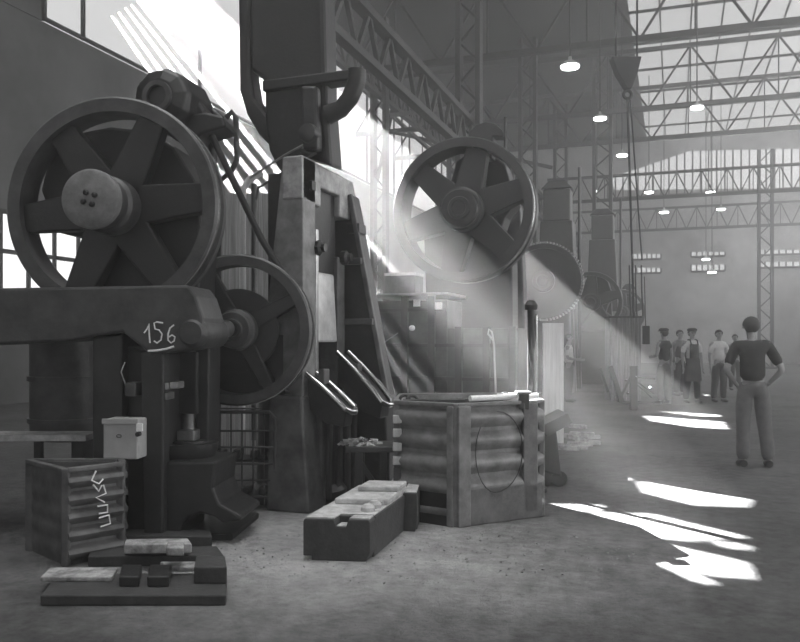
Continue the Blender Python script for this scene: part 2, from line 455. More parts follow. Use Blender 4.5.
# bearing standard carrying the wheel (dark casting behind)
poly([(92, 300), (92, 240), (56, 232), (40, 190), (50, 152), (80, 132), (110, 126), (146, 130), (174, 146), (194, 180), (201, 230), (198, 300)], 6.33, .45).build('bearing_standard', 'black_iron', p156, bevel=.03)
poly([(-60,289), (188,285), (196,296), (203,318), (203,334), (186,350), (150,355), (140,346), (122,332), (92,337), (70,341), (-60,347)], YF+.0, .5).build('crossbeam', 'grey_iron', p156, bevel=.02)
poly([(92,337), (122,333), (122,540), (92,540)], YF+.06, .4).build('upright', 'iron', p156, bevel=.02)
poly([(122,345), (140,350), (168,352), (166,540), (120,548)], YF+.16, .5).build('column', 'black_iron', p156, bevel=.02)
poly([(140,352), (163,353), (163,546), (144,548)], YF+.02, .14).build('front_rib', 'iron', p156, bevel=.015)
poly([(195,345), (209,345), (208,450), (196,450)], YF+.45, .3).build('upright', 'iron', p156, bevel=.015)
# crank boss and shaft
b0 = at(194, 333, YF+.05); b0.y = YF+.03
MB().lathe(b0, (0, 1, 0), [(.04, -.05), (.08, -.05), (.115, -.01), (.115, .5), (.09, .58)], 40).build('crank_boss', 'grey_iron', p156, smooth=True)
s1 = at(226, 330, 6.55)
MB().tube([at(190, 331, YF+.35), at(205, 330, YF+.42), s1+Vector((0, 0, .01))], [.11, .085, .075], 28).build('crankshaft', 'worn_steel', p156, smooth=True)
w2 = flywheel(p156, fr, at(236, 330, 6.75), .655, .095, .2, .16, .12, spokes=4, mt='iron', rim_mt='grey_iron', spoke_w=.13, phase=.5)
MB().prism([at(px, py, 6.95) for px, py in [(168,335),(305,335),(296,370),(270,398),(232,406),(195,395),(172,365)]], (0, .04, 0)).build('wheel_guard', 'iron', p156)
MB().ring(at(236, 330, 6.75), (0, 1, 0), .12, .36, .06, .10).build('web_ring', 'iron', w2, smooth=True)
# ram, bolster and pedestal
rb = at(190, 380, YF+.5)
MB().box(rb.x-.09, rb.x+.09, YF+.4, YF+.7, .92, 1.4).build('ram', 'iron', p156, bevel=.01)
MB().cyl((rb.x, YF+.5, .80), (rb.x, YF+.5, .93), .06).build('upper_die', 'worn_steel', p156, smooth=True)
bc = at(190, 450, YF+.42)
MB().lathe((bc.x-.02, bc.y, 0), (0, 0, 1), [(.17, .48), (.19, .50), (.215, .60), (.235, .66), (.235, .70), (.16, .70), (.16, .72), (.05, .72)], 48).build('bolster', 'iron', p156, smooth=True)
MB().box(bc.x-.07, bc.x+.07, bc.y-.1, bc.y+.1, .72, .80).build('lower_die', 'worn_steel', p156, bevel=.01)
poly([(164,462), (216,462), (213,488), (219,504), (241,516), (241,521), (222,523), (214,517), (200,513), (189,517), (181,527), (180,541), (164,546)], YF+.1, .55).build('pedestal', 'iron', p156, bevel=.02)
MB().box(base.x-.35, base.x+.55, YF+.2, YF+.95, 0, .05).build('sole_plate', 'iron', p156, bevel=.01)
# handle, small fittings
MB().tube([at(125, 362, YF), at(121, 372, YF-.02), at(125, 383, YF), at(126, 390, YF+.02)], .005, 6).build('pull_wire', 'worn_steel', p156)
f0 = at(131, 388, YF+.02)
MB().box(f0.x-.04, f0.x+.04, YF, YF+.14, f0.z-.06, f0.z+.04).build('junction_box', 'grey_iron', p156, bevel=.008)
for q in ((168, 386), (166, 396), (176, 385)):
    f1 = at(*q, YF+.1); MB().box(f1.x-.028, f1.x+.028, YF+.05, YF+.2, f1.z-.025, f1.z+.025).build('clamp', 'worn_steel', p156, bevel=.006)
# chalked number 156, underlined, on the crossbeam
def stroke(m, pts, Y, r=.006): m.tube([at(px, py, Y) for px, py in pts], r, 6)
ch = MB()
stroke(ch, [(144,333), (147,329), (149,324), (149,330), (149.5,337), (150,343)], YF-.002)
stroke(ch, [(163,323), (157,322), (154,323), (155,329), (159,330), (162,334), (161,340), (157,343), (154,341)], YF-.002)
stroke(ch, [(174,325), (170,328), (168,334), (168,340), (171,343), (174,341), (175,337), (172,335), (169,337)], YF-.002)
stroke(ch, [(148,351), (157,350.5), (166,349), (174,346.5)], YF-.002, .008)
ch.build('chalk_number', 'chalk', p156)
# electric motor on top
m0 = at(160, 98, 6.6)
mt_ = MB().lathe(m0, (0.15, 1, 0), [(.06, -.05), (.16, -.04), (.25, 0), (.27, .06), (.27, .45), (.22, .5)], 10)
mo = mt_.build('motor', 'black_iron', p156, bevel=.02)
poly([(137,82), (162,70), (192,86), (206,112), (196,128), (180,140), (150,120)], 6.75, .4).build('motor_casing', 'black_iron', p156, bevel=.03)
MB().ring(m0+Vector((0, -.06, 0)), (0.15, 1, 0), .09, .13, -.02, .03, 32).build('motor_cap', 'grey_iron', mo, smooth=True)
poly([(150,120), (205,112), (222,116), (226,126), (200,134), (190,146), (175,140)], 6.7, .35).build('motor_bracket', 'black_iron', p156, bevel=.02)

# switch box, hung on the press: a thing of its own
sb = at(108, 418, YF-.06); sb2 = at(145, 458, YF-.06)
swb = thing('switch_box', 'pale grey square switch box bolted on the front of press 156', 'switch box', fr, (sb.x, YF-.1, sb2.z))
MB().box(sb.x, sb2.x-.02, YF-.14, YF+.05, sb2.z, sb.z).build('case', 'paint_box', swb, bevel=.012)
MB().box(sb.x-.005, sb2.x-.015, YF-.15, YF-.138, sb.z-.035, sb.z+.004).build('lid_rim', 'paint_box', swb, bevel=.003)
k_ = at(139, 434, YF-.14)
MB().cyl((k_.x, YF-.17, k_.z), (k_.x, YF-.13, k_.z), .016).build('knob', 'black_iron', swb, smooth=True)
MB().box(k_.x-.015, k_.x+.03, YF-.155, YF-.139, k_.z+.02, k_.z+.075).build('name_plate', 'chalk', swb, bevel=.003)
e_ = at(119, 436, YF-.14)
MB().tube(arc((e_.x, YF-.142, e_.z), .018, 0, 2*PI, 14, (1, 0, 0), (0, 0, .6)), .0025, 5).build('emblem', 'iron', swb)

# ------------------------------------------------------------------ air tank and bench at the far left
fr = CAM
g = CAM.dep(62, 470, 6.9)
tk = thing('air_tank', 'upright grey tank with raised hoops behind the legs of press 156', 'tank', CAM, (g.x, 6.95, 0))
MB().lathe((g.x, 7.0, 0), (0, 0, 1), [(.2, .62), (.29, .68), (.30, .75), (.30, 1.46), (.27, 1.55), (.1, 1.6)], 40).build('shell', 'grey_iron', tk, smooth=True)
for z in (.78, 1.14): MB().ring((g.x, 7.0, 0), (0, 0, 1), .295, .32, z, z+.04, 40).build('hoop', 'grey_iron', tk, smooth=True)
for dx, dy in ((-.2, -.1), (.2, -.1), (0, .2)): MB().box(g.x+dx-.03, g.x+dx+.03, 7.0+dy-.03, 7.0+dy+.03, 0, .68).build('leg', 'iron', tk)
bt = CAM.dep(60, 433, 6.5)
bn = thing('workbench', 'low bench with a pale worn top behind the ribbed crate', 'workbench', CAM, (bt.x, 6.5, 0))
MB().box(bt.x-.9, bt.x+.27, 6.35, 6.65, bt.z-.05, bt.z).build('bench_top', 'dusty', bn, bevel=.005)
for dx in (-.8, .2): MB().box(bt.x+dx-.03, bt.x+dx+.03, 6.4, 6.6, 0, bt.z-.05).build('leg', 'iron', bn)

# ------------------------------------------------------------------ ribbed crate lower left
def ribbed_bin(name, label, cat, foot, z0, z1, ribs, rib_h, corner, material, th=.03, group=None, frm=CAM, open_side=None):
    """foot: outline (x, y) points, walls with pressed horizontal ribs"""
    cx = sum(p[0] for p in foot)/len(foot); cy = sum(p[1] for p in foot)/len(foot)
    t = thing(name, label, cat, frm, (cx, cy, 0), group)
    n = len(foot)
    for i in range(n):
        a = Vector((*foot[i], 0)); b = Vector((*foot[(i+1) % n], 0)); d = (b-a).normalized()
        nrm = Vector((d.y, -d.x, 0)) 
        if nrm.dot(Vector((cx, cy, 0))-a) > 0: nrm = -nrm
        zb = z0 + (open_side[1] if open_side and open_side[0] == i else 0)
        # vertical profile with bulging ribs
        prof = [(0, zb)]; N = ribs; step = (z1-zb-.04)/N
        rh = rib_h if i < 2 else .006
        for k in range(N):
            q = zb+.02+k*step
            prof += [(0, q+step*.08), (rh*.35, q+step*.2), (rh*.85, q+step*.36), (rh, q+step*.5), (rh*.85, q+step*.64), (rh*.35, q+step*.8), (0, q+step*.92)]
        prof += [(0, z1)]
        inner = [(-th, z1), (-th, zb)]
        vs = []
        full = prof+inner; m = len(full)
        for e in (a, b):
            for o_, z in full: vs.append(e + nrm*o_ + Vector((0, 0, z)))
        fs = [list(range(m)), [m+k for k in range(m)][::-1]] + [[k, (k+1) % m, (k+1) % m+m, k+m] for k in range(m)]
        MB().add(vs, fs).build('side_wall', material, t, smooth=True)
        # corner post
        MB().box(a.x-corner, a.x+corner, a.y-corner, a.y+corner, z0, z1+.012).build('corner_post', material, t, bevel=.01)
        MB().beam(a+nrm*.01+Vector((0, 0, z1)), b+nrm*.01+Vector((0, 0, z1)), .05, .03).build('top_rim', material, t, bevel=.006)
    bot = [Vector((p[0], p[1], z0+.02)) for p in foot]
    MB().prism(bot, (0, 0, .03)).build('base_plate', material, t)
    return t
fa = CAM.ground(66, 566); fb_ = CAM.ground(121, 555)
DA, DB = fa.y, fb_.y
zt = EYE + (HZ-470)/F*fa.y
rc = ribbed_bin('ribbed_crate', 'dark ribbed steel crate with chalk scrawl at the lower left corner', 'crate',
   [(fa.x, DA), (fb_.x, DB), (fb_.x-.06, DB+.14), (fa.x-.42, 5.68)], 0, zt, 5, .05, .026, 'plate')
fr = CAM
# chalk scrawl running down its face
cm = MB(); dirx = (fb_-fa)/(fb_-fa).length; nn = Vector((dirx.y, -dirx.x, 0))
def onface(u, z): return fa + dirx*u + nn*.056 + Vector((0, 0, z))
L = (fb_-fa).length
U = L*.52
for pts in ([(U-.02, zt-.02), (U-.05, zt-.08), (U-.0, zt-.11), (U+.03, zt-.08)], [(U-.04, zt-.11), (U+.0, zt-.16), (U+.02, zt-.12)],
            [(U+.03, zt-.12), (U+.05, zt-.18), (U-.02, zt-.20), (U+.04, zt-.24)], [(U-.01, zt-.26), (U+.06, zt-.26), (U+.06, zt-.31), (U-.0, zt-.31)],
            [(U+.0, zt-.34), (U+.07, zt-.33), (U+.08, zt-.39), (U+.01, zt-.40)]):
    cm.tube([onface(*p) for p in pts], .006, 6)
cm.build('chalk_scrawl', 'chalk', rc, label='chalk scrawl')

# flat bars and plates on the floor in the lower left
def slab(name, label, cat, pxs, z0, h, material, group=None, bev=.008, fr_=CAM, sub=None):
    """four floor-level image corners -> a slab lying there"""
    P = [fr_.ground(px, py, z0) for px, py in pxs]
    c = sum(P, Vector((0, 0, 0)))/len(P)
    o = MB().prism(P, (0, 0, h)).build(name, material, bevel=bev, fr=fr_, base=c)
    return tag(o, label, cat, group)
slab('steel_bar', 'wide flat steel bar on the floor below the pedestal of press 156', 'bar', [(92,558), (88,567), (224,566), (217,556)], 0, .07, 'die_side')
slab('steel_bar', 'narrow steel bar on top of the wide flat bars by press 156', 'bar', [(126,548), (124,554), (192,553), (188,547)], .11, .06, 'rubble')
slab('steel_bar', 'thick dark bar in front, nearest of the flat bars by the crate', 'bar', [(60,583), (40,606), (226,606), (227,583)], 0, .06, 'die_side')
slab('steel_bar', 'short pale bar lying across the front bars', 'bar', [(160,566), (166,572), (200,572), (204,566)], .075, .03, 'rubble')
slab('steel_block', 'small square steel block on the bars beside the press foot', 'block', [(168,548), (166,556), (184,556), (184,548)], .18, .05, 'rubble')
slab('steel_bar', 'dark steel bar lying furthest back against the press foot', 'bar', [(124,541), (118,548), (212,549), (210,542)], 0, .09, 'die_side')
slab('steel_bar', 'long pale-topped bar along the front of the pile, left end by the crate', 'bar', [(50,572), (40,582), (112,582), (118,572)], .0601, .03, 'rubble')
slab('steel_block', 'dark upright steel block closing the right end of the bars', 'block', [(196,572), (194,584), (227,584), (225,572)], .0601, .10, 'die_side')
for i, (a, b) in enumerate([(122, 142), (150, 172)]):
    slab('spacer_block', ['short spacer block on the front bar, nearer the crate', 'short spacer block on the front bar, nearer the upright end block'][i], 'block', [(a, 574), (a-3, 587), (b-3, 587), (b, 574)], .0601, .06, 'iron')

# ------------------------------------------------------------------ wire cage rack
D = 7.0
fr = CAM
r0 = CAM.dep(209, 412, D); r1 = CAM.dep(275, 500, D)
rack = thing('cage_rack', 'dark wire-mesh storage rack of rods under the lower flywheel', 'rack', CAM, (r0.x, D, 0))
m = MB(); m.tube([Vector((r0.x, D, .02)), Vector((r0.x, D, r0.z-.04)), Vector((r0.x+.04, D, r0.z)), Vector((r1.x-.05, D, r0.z)), Vector((r1.x, D, r0.z-.05)), Vector((r1.x, D, .02))], .016, 10)
m.build('front_frame', 'grey_iron', rack, smooth=True)
m = MB(); m.tube([Vector((r0.x, D+.36, .02)), Vector((r0.x, D+.36, r0.z)), Vector((r1.x, D+.36, r0.z)), Vector((r1.x, D+.36, .02))], .016, 10)
m.build('rear_frame', 'iron', rack, smooth=True)
for i in range(1, 6):
    x = r0.x+(r1.x-r0.x)*i/6; MB().cyl((x, D, .05), (x, D, r0.z), .007, n=8).build('rod', 'iron', rack)
for i in range(5):
    z = .12+(r0.z-.14)*i/5; MB().cyl((r0.x, D, z), (r1.x, D, z), .009, n=8).build('rail', 'grey_iron', rack)
for z in (.1, .42): MB().box(r0.x, r1.x, D+.02, D+.34, z, z+.02).build('shelf', 'iron', rack)
# forgings in the rack
for i in range(7):
    x = r0.x+.07+i*.075; s = random.uniform(.05, .09); zb = .12 if i % 2 else .44
    o = MB().box(x-.03, x+.03, D+.1, D+.3, zb, zb+s).build('forging', 'grey_iron', bevel=.01, fr=CAM, base=(x, D+.2, zb))
    tag(o, 'small rough forging lying on a shelf of the wire rack', 'forging', 'forgings on the shelves of the wire rack')

# ------------------------------------------------------------------ central hammer
fr = H
XF = -3.08
hb = Vector((XF-.3, 7.2, 0))
ham = thing('drop_hammer', 'tall drop hammer in the centre with bright edge and pairs of curved guard arms', 'hammer', H, hb)
YA0 = H.atx(303, 300, XF).y; YB0 = H.atx(346, 300, XF).y
print('hammer Y', YA0, YB0)
zt_ = H.atx(303, 155, XF).z
# near cheek facing the camera and far cheek leaning forward at its foot
MB().prism([(XF, YA0, 0.95), (XF, YA0, zt_), (XF-.2, YA0, zt_), (XF-.42, YA0, 1.2)], (0, .26, 0)).build('near_cheek', 'bin_plate', ham, bevel=.012)
fx = [H.at(390, 400, YB0+.1), H.at(352, 195, YB0+.1)]
MB().prism([(fx[0].x, YB0+.1, .9), (fx[0].x-.02, YB0+.1, fx[0].z+.05), (fx[1].x, YB0+.1, fx[1].z), (XF-.42, YB0+.1, zt_-.1), (XF-.6, YB0+.1, .9)], (0, .2, 0)).build('far_cheek', 'iron', ham, bevel=.012)
MB().beam((fx[0].x-.01, YB0+.07, fx[0].z), (fx[1].x-.01, YB0+.07, fx[1].z), .05, .05).build('cheek_edge', 'plate', ham, bevel=.01)
for py in (262, 322):
    q = H.at(345, py, YB0+.08); q2 = H.at(345+(py-190)*.19+5, py, YB0+.08)
    MB().box(XF-.05, q2.x, YB0-.0, YB0+.1, q.z-.03, q.z+.03).build('stiffener', 'grey_iron', ham, bevel=.006)
# head block with notches
MB().prism([(XF, YA0-.01, zt_-.38), (XF, YA0-.01, zt_), (XF, YB0+.2, zt_-.02), (XF, YB0+.3, zt_-.42), (XF, YB0-.15, zt_-.42), (XF, YB0-.15, zt_-.22), (XF, YA0+.38, zt_-.22), (XF, YA0+.38, zt_-.40)], (-.2, 0, 0)).build('head', 'pale_plate', ham, bevel=.015)
MB().box(XF-.01, XF+.03, YA0+.12, YA0+.2, zt_-.28, zt_-.2).build('head_slot', 'black_iron', ham)
MB().box(XF-.02, XF+.12, YB0+.05, YB0+.25, zt_-.56, zt_-.46).build('lug', 'iron', ham, bevel=.01)
MB().box(XF-.45, XF-.28, YA0+.2, YB0+.1, .9, zt_-.1).build('back_plate', 'black_iron', ham)
# ram and its bright worn guide
MB().box(XF-.28, XF-.06, YA0+.33, YB0-.12, 1.72, 3.0).build('ram', 'black_iron', ham, bevel=.01)
MB().prism([(XF-.015, YA0+.34, 1.47), (XF-.015, YB0-.17, 1.47), (XF-.03, YB0-.22, 2.12), (XF-.03, YA0+.37, 2.12)], (-.14, 0, 0)).build('ram_face', 'burnished', ham, bevel=.02)
MB().box(XF-.22, XF-.02, YB0-.16, YB0+.02, 1.0, 2.3).build('guide_rail', 'plate', ham, bevel=.01)
MB().box(XF-.12, XF, YA0+.27, YA0+.33, 1.1, 2.5).build('guide_rail', 'worn_steel', ham, bevel=.006)
for yy, zz in ((YA0+.3, 2.33), (YB0-.05, 2.3)):
    MB().lathe((XF-.02, yy, zz), (1, 0, 0), [(.07, 0), (.07, .05), (.04, .07), (.04, .1)], 8).build('guide_bolt', 'iron', ham)
# anvil base
g1 = H.atx(280, 500, XF); 
MB().lathe((XF-.28, YA0+.5, 0), (0, 0, 1), [(.45, 0), (.45, .10), (.40, .16), (.38, .95), (.35, 1.0)], 40).build('anvil_drum', 'iron', ham, smooth=True)
bx = H.at(385, 420, YB0)
MB().prism([(XF-.3, YA0-.12, 0), (XF+.12, YA0-.12, 0), (XF+.06, YA0-.1, .62), (XF+.02, YA0-.06, 1.0), (XF-.3, YA0-.06, 1.0)], (0, .3, 0)).build('front_foot', 'plate', ham, bevel=.02)
MB().box(XF-.3, XF+.10, YA0+.18, YB0+.35, 0, 1.0).build('anvil_block', 'plate', ham, bevel=.02)
for k in range(6):
    y = YA0+.28+k*.2
    MB().box(XF+.10, XF+.14, y-.035, y+.035, .05, .8).build('anvil_rib', 'iron', ham, bevel=.012)
MB().prism([(bx.x-.35, YB0+.05, 0), (bx.x+.02, YB0+.05, 0), (bx.x-.02, YB0+.05, .95), (bx.x-.35, YB0+.05, .95)], (0, .3, 0)).build('rear_foot', 'iron', ham, bevel=.02)
# curved twin guard arms
def guard_arm(pA, pB, pC, sep, nm):
    """U-shaped guard: two rails meeting in a rounded nose"""
    s = Vector((0, sep, 0))
    a, b, c = Vector(pA), Vector(pB), Vector(pC)
    rail1 = [a, a.lerp(b, .5)+Vector((0, 0, .01)), b, c]
    nose = [c+Vector((.03, sep*.25, -.03)), c+Vector((.045, sep*.5, -.035)), c+s*.75+Vector((.03, 0, -.03))]
    rail2 = [c+s, b+s, (a.lerp(b, .5))+s+Vector((0, 0, .01)), a+s]
    MB().tube(rail1+nose+rail2, .026, 12).build('guard_arm', 'polished_steel', ham, smooth=True)
    MB().prism([a-Vector((0, -.02, .03)), b-Vector((0, -.02, .03)), c-Vector((0, -.02, .03)), c-Vector((.02, -.02, .16)), b-Vector((.1, -.02, .22)), a-Vector((0, -.02, .3))], (0, sep-.04, 0)).build('guard_cheek', 'iron', ham, bevel=.01)
a1 = H.atx(306, 374, XF+.0); a2 = H.at(334, 398, a1.y-.05); a3 = H.at(345, 409, a1.y-.05)
guard_arm(a1, a2, a3, .22, 1)
b1 = H.atx(337, 352, XF+.02); b2 = H.at(371, 388, b1.y-.05); b3 = H.at(381, 402, b1.y-.05)
guard_arm(b1, b2, b3, .28, 2)
q = H.at(322, 377, a1.y); MB().box(q.x-.03, q.x+.03, q.y-.02, q.y+.1, q.z-.06, q.z+.07).build('bracket', 'grey_iron', ham, bevel=.01)
q = H.at(355, 368, b1.y); MB().box(q.x-.03, q.x+.03, q.y, q.y+.12, q.z-.03, q.z+.04).build('bracket', 'grey_iron', ham, bevel=.01)
# great dark cylinder yoke above the head
YK = YA0+.35
def hp(pts, Y, d): return MB().prism([H.at(px, py, Y) for px, py in pts], (0, d, 0))
hp([(248,-60), (322,-60), (326,100), (331,166), (318,160), (302,156), (290,184), (276,166), (268,150), (264,120), (264,80), (250,70)], YK, .3).build('cylinder_body', 'black_iron', ham, bevel=.04)
hp([(237,-60), (250,-60), (250,74), (254,98), (268,116), (270,146), (258,134), (246,114), (239,90)], YK+.05, .2).build('yoke_arm', 'black_iron', ham, bevel=.03)
c0 = H.at(322, 88, YK)
MB().tube([H.at(357, 70, YK), H.at(356, 84, YK), H.at(350, 98, YK), H.at(341, 109, YK), H.at(328, 115, YK)], [.085, .085, .08, .08, .09], 16).build('yoke_arm', 'black_iron', ham, smooth=True)
hp([(262,80), (356,68), (358,78), (262,91)], YK-.06, .2).build('tie_bar', 'black_iron', ham, bevel=.015)
hp([(300,85), (316,85), (318,150), (302,150)], YK-.12, .12).build('steam_chest', 'iron', ham, bevel=.03)
MB().lathe(H.at(308, 133, YK-.14), (0, 1, 0), [(.03, -.04), (.08, -.03), (.09, .02), (.09, .1)], 24).build('valve_cover', 'iron', ham, smooth=True)
MB().tube([H.at(307, 143, YK-.1), H.at(285, 155, YK-.1), H.at(265, 168, YK-.1), H.at(250, 178, YK-.1)], .012, 8).build('valve_lever', 'worn_steel', ham, smooth=True)
MB().tube([H.at(316, 153, YK-.1), H.at(290, 168, YK-.1), H.at(268, 182, YK-.1), H.at(258, 188, YK-.1), H.at(256, 200, YK-.1)], .012, 8).build('valve_lever', 'grey_iron', ham, smooth=True)

# ------------------------------------------------------------------ pipes between press 156 and the hammer
def pipe(label, pts, D, r, material='iron', group=None, name='steam_pipe', cat='pipe'):
    P = [CAM.dep(px, py, D) for px, py in pts]
    o = MB().tube(P, r, 12).build(name, material, smooth=True, fr=CAM, base=P[-1])
    return tag(o, label, cat, group)
pipe('thin vertical pipe with hooked top just right of the upper flywheel', [(226,118), (232,112), (236,118), (237,160), (231,172), (219,182), (218,430)], 8.2, .03, 'iron')
pipe('long slanting rod running down behind the lower flywheel', [(208,128), (232,178), (262,240), (296,294), (303,306)], 7.0, .03, 'iron')
pipe('pale lagged pipe bending down left of the hammer cheek', [(262,172), (249,180), (243,190), (242,430)], 8.6, .035, 'pale_sheet')
pipe('dark straight pipe standing left of the hammer, behind the lagged pipe', [(254,184), (254,200), (254,440)], 8.9, .03, 'iron')
pipe('curved hook pipe hanging over the rim of the upper flywheel', [(196,124), (202,113), (213,112), (220,118), (216,124), (212,122), (213,162)], 7.2, .04, 'black_iron')
pg = CAM.dep(236, 300, 9.6)
sp = MB().box(pg.x-.35, pg.x+.85, 9.6, 9.9, 0, 3.25).build('sheet_screen', 'striped_sheet', bevel=.01, fr=CAM, base=(pg.x, 9.75, 0))
tag(sp, 'tall grey sheet screen behind the pipes left of the hammer', 'screen')

# ------------------------------------------------------------------ metal stand beside the hammer
fr = CAM
D = 7.0
s0 = CAM.dep(345, 447, D); s1_ = CAM.dep(397, 440, D+.2)
st = thing('metal_stand', 'low steel stand heaped with scale between the hammer and the ribbed bin', 'stand', CAM, (s0.x, D, 0))
zz = s0.z
MB().box(s0.x, s1_.x+.05, D, D+.45, zz-.05, zz).build('top', 'grey_iron', st, bevel=.006)
for (x, y) in ((s0.x+.12, D+.02), (s1_.x-.12, D+.02), (s0.x+.12, D+.42), (s1_.x-.1, D+.42)):
    MB().box(x-.03, x+.03, y-.03, y+.03, 0, zz-.05).build('leg', 'iron', st)
MB().beam((s0.x+.12, D+.02, zz-.12), (s1_.x-.12, D+.02, .12), .03, .04).build('brace', 'iron', st)
def heap(name, label, cat, c, rx, ry, h, n, material, frm=CAM, s=(.02, .05)):
    m = MB()
    for i in range(n):
        a = random.uniform(0, 2*PI); r = math.sqrt(random.random())
        x = c[0]+rx*r*math.cos(a); y = c[1]+ry*r*math.sin(a); z = c[2]+h*(1-r)*random.uniform(.3, 1)
        q = random.uniform(*s)
        vs = [Vector((x, y, z))+Vector((random.uniform(-q, q), random.uniform(-q, q), random.uniform(-q*.6, q*.6))) for _ in range(6)]
        m.add(vs, [(0,1,2), (0,2,3), (0,3,4), (1,2,5), (2,3,5), (3,4,5), (0,1,4), (1,4,5)])
    o = m.build(name, material, fr=frm, base=c); o['kind'] = 'stuff'; o['label'] = label; o['category'] = cat
    return o
heap('iron_scale', 'flakes of pale scale heaped on the steel stand', 'scale', (s0.x+.12, D+.2, zz+.005), .18, .16, .05, 90, 'dusty')
gq = CAM.ground(365, 486)
heap('iron_scale', 'pale scale scattered on the floor under the steel stand', 'scale', (gq.x, gq.y+.1, 0.01), .42, .22, .05, 160, 'dusty')

# ------------------------------------------------------------------ ribbed steel bin in the middle
A = (CAM.dep(397, 500, 6.72).x, 6.72); B = (CAM.dep(456, 500, 6.40).x, 6.40); C_ = (CAM.dep(541, 500, 6.80).x, 6.80)
zt2 = EYE + (HZ-404)/F*6.5
bin_ = ribbed_bin('scrap_bin', 'large ribbed steel scrap bin standing in the middle of the floor', 'bin',
    [A, B, C_, (C_[0]-.1, 7.65), (A[0]+.05, 7.55)], 0.0, zt2, 5, .05, .028, 'bin_plate')
fr = CAM
Bv = Vector((B[0], B[1], 0)); Cv = Vector((C_[0], C_[1], 0)); Av = Vector((A[0], A[1], 0))
dBC = (Cv-Bv).normalized(); nBC = Vector((dBC.y, -dBC.x, 0)); dAB = (Bv-Av).normalized(); nAB = Vector((dAB.y, -dAB.x, 0))
lBC = (Cv-Bv).length; lAB = (Bv-Av).length
def face(o, d, n, u0, u1, z0, z1, t, name, material, bev=.01):
    P = [o+d*u0+Vector((0, 0, z0)), o+d*u1+Vector((0, 0, z0)), o+d*u1+Vector((0, 0, z1)), o+d*u0+Vector((0, 0, z1))]
    return MB().prism([p+n*t for p in P], n*-t*.98).build(name, material, bin_, bevel=bev)
face(Bv, dBC, nBC, .02, lBC-.02, .0, .30, .05, 'skirt', 'plate')
face(Bv, dBC, nBC, -.01, .11, .0, zt2-.01, .055, 'front_strap', 'bin_plate')
face(Bv, dBC, nBC, lBC-.22, lBC-.07, .05, zt2, .05, 'side_strap', 'plate')
face(Av, dAB, nAB, lAB-.06, lAB, .0, zt2-.01, .055, 'front_strap', 'bin_plate')
face(Av, dAB, nAB, .05, lAB-.06, .0, .26, .04, 'mouth', 'black_iron', .002)  # black panel stands for the dark open bottom of the bin
for k in range(4):
    z = zt2-.14-k*.115
    MB().box(A[0]-.035, A[0]+.04, A[1]-.07, A[1]-.01, z-.035, z+.035).build('lug', 'pale_sheet', bin_, bevel=.008)
MB().box(A[0]-.03, A[0]+.035, A[1]-.06, A[1], 0, .43).build('lug_post', 'plate', bin_, bevel=.008)
# looped wire hanging on the bin face
def bf(u, z, t=.052): return Bv+dBC*u+nBC*t+Vector((0, 0, z))
lp = [bf(.30+.26*math.sin(a)*(1 if a < PI else .8)+.06, .58+.33*math.cos(a)) for a in [i*2*PI/22*.86 for i in range(23)]]
ow = MB().tube(lp, .004, 5).build('wire_loop', 'black_iron', fr=CAM, base=lp[0]); tag(ow, 'thin dark wire loop hanging on the front of the scrap bin', 'wire')
# rods, clamp and fittings lying on the rim
def onrim(label, pxa, pxb, D, r, name='steel_rod', material='chalk', cat='rod'):  # chalk white stands in for sunlight on the rods
    a = CAM.dep(pxa[0], pxa[1], D[0]); b = CAM.dep(pxb[0], pxb[1], D[1]); a.z = b.z = zt2+.02+r
    o = MB().cyl(a, b, r, n=14).build(name, material, smooth=True, fr=CAM, base=a); return tag(o, label, cat)
onrim('steel rod, coloured white as if sunlit, lying on the rim of the scrap bin', (470, 400), (518, 400), (6.50, 6.74), .024)
onrim('shorter rod, coloured white as if sunlit, resting at the right end of the bin rim', (497, 400), (538, 402), (6.80, 6.84), .022)
# cross support so that the rods rest on something
MB().box(B[0]+.05, C_[0]-.04, 6.86, 6.92, zt2-.03, zt2+.018).build('cross_bar', 'plate', bin_)
MB().box(A[0]+.05, B[0]+.1, 6.72, 6.78, zt2-.03, zt2+.018).build('cross_bar', 'plate', bin_)
cl0 = CAM.dep(523, 400, 6.72)
cl = thing('screw_clamp', 'small dark screw clamp gripping the bin rim near its right end', 'clamp', CAM, (cl0.x, 6.72, zt2))
MB().box(cl0.x-.045, cl0.x+.045, 6.66, 6.70, zt2-.06, zt2+.07).build('jaw', 'iron', cl, bevel=.008)
MB().box(cl0.x-.06, cl0.x+.06, 6.64, 6.78, zt2+.07, zt2+.09).build('bridge', 'plate', cl, bevel=.006)
hk = CAM.dep(505, 395, 6.8)
nut = MB().tube(arc((hk.x, 6.8, zt2+.045), .03, 0, 2*PI*.9, 14, (1, 0, 0), (0, 0, 1)), .008, 8).build('shackle', 'worn_steel', smooth=True, fr=CAM, base=(hk.x, 6.8, zt2)); tag(nut, 'small steel shackle standing on the bin rim beside the clamp', 'shackle')
for i, px in enumerate((405, 412)):
    c0 = CAM.dep(px, 400, 6.9)
    o = MB().tube(arc((c0.x, 6.9-.05*i, zt2-.0), .045, 0, PI, 12, (1, .2, 0), (0, 0, 1)), .014, 8).build('lifting_ring', 'grey_iron', smooth=True, fr=CAM, base=(c0.x, 6.9, zt2))
    tag(o, ['lifting ring at the left corner of the bin rim, outer one', 'lifting ring at the left corner of the bin rim, inner one'][i], 'ring')

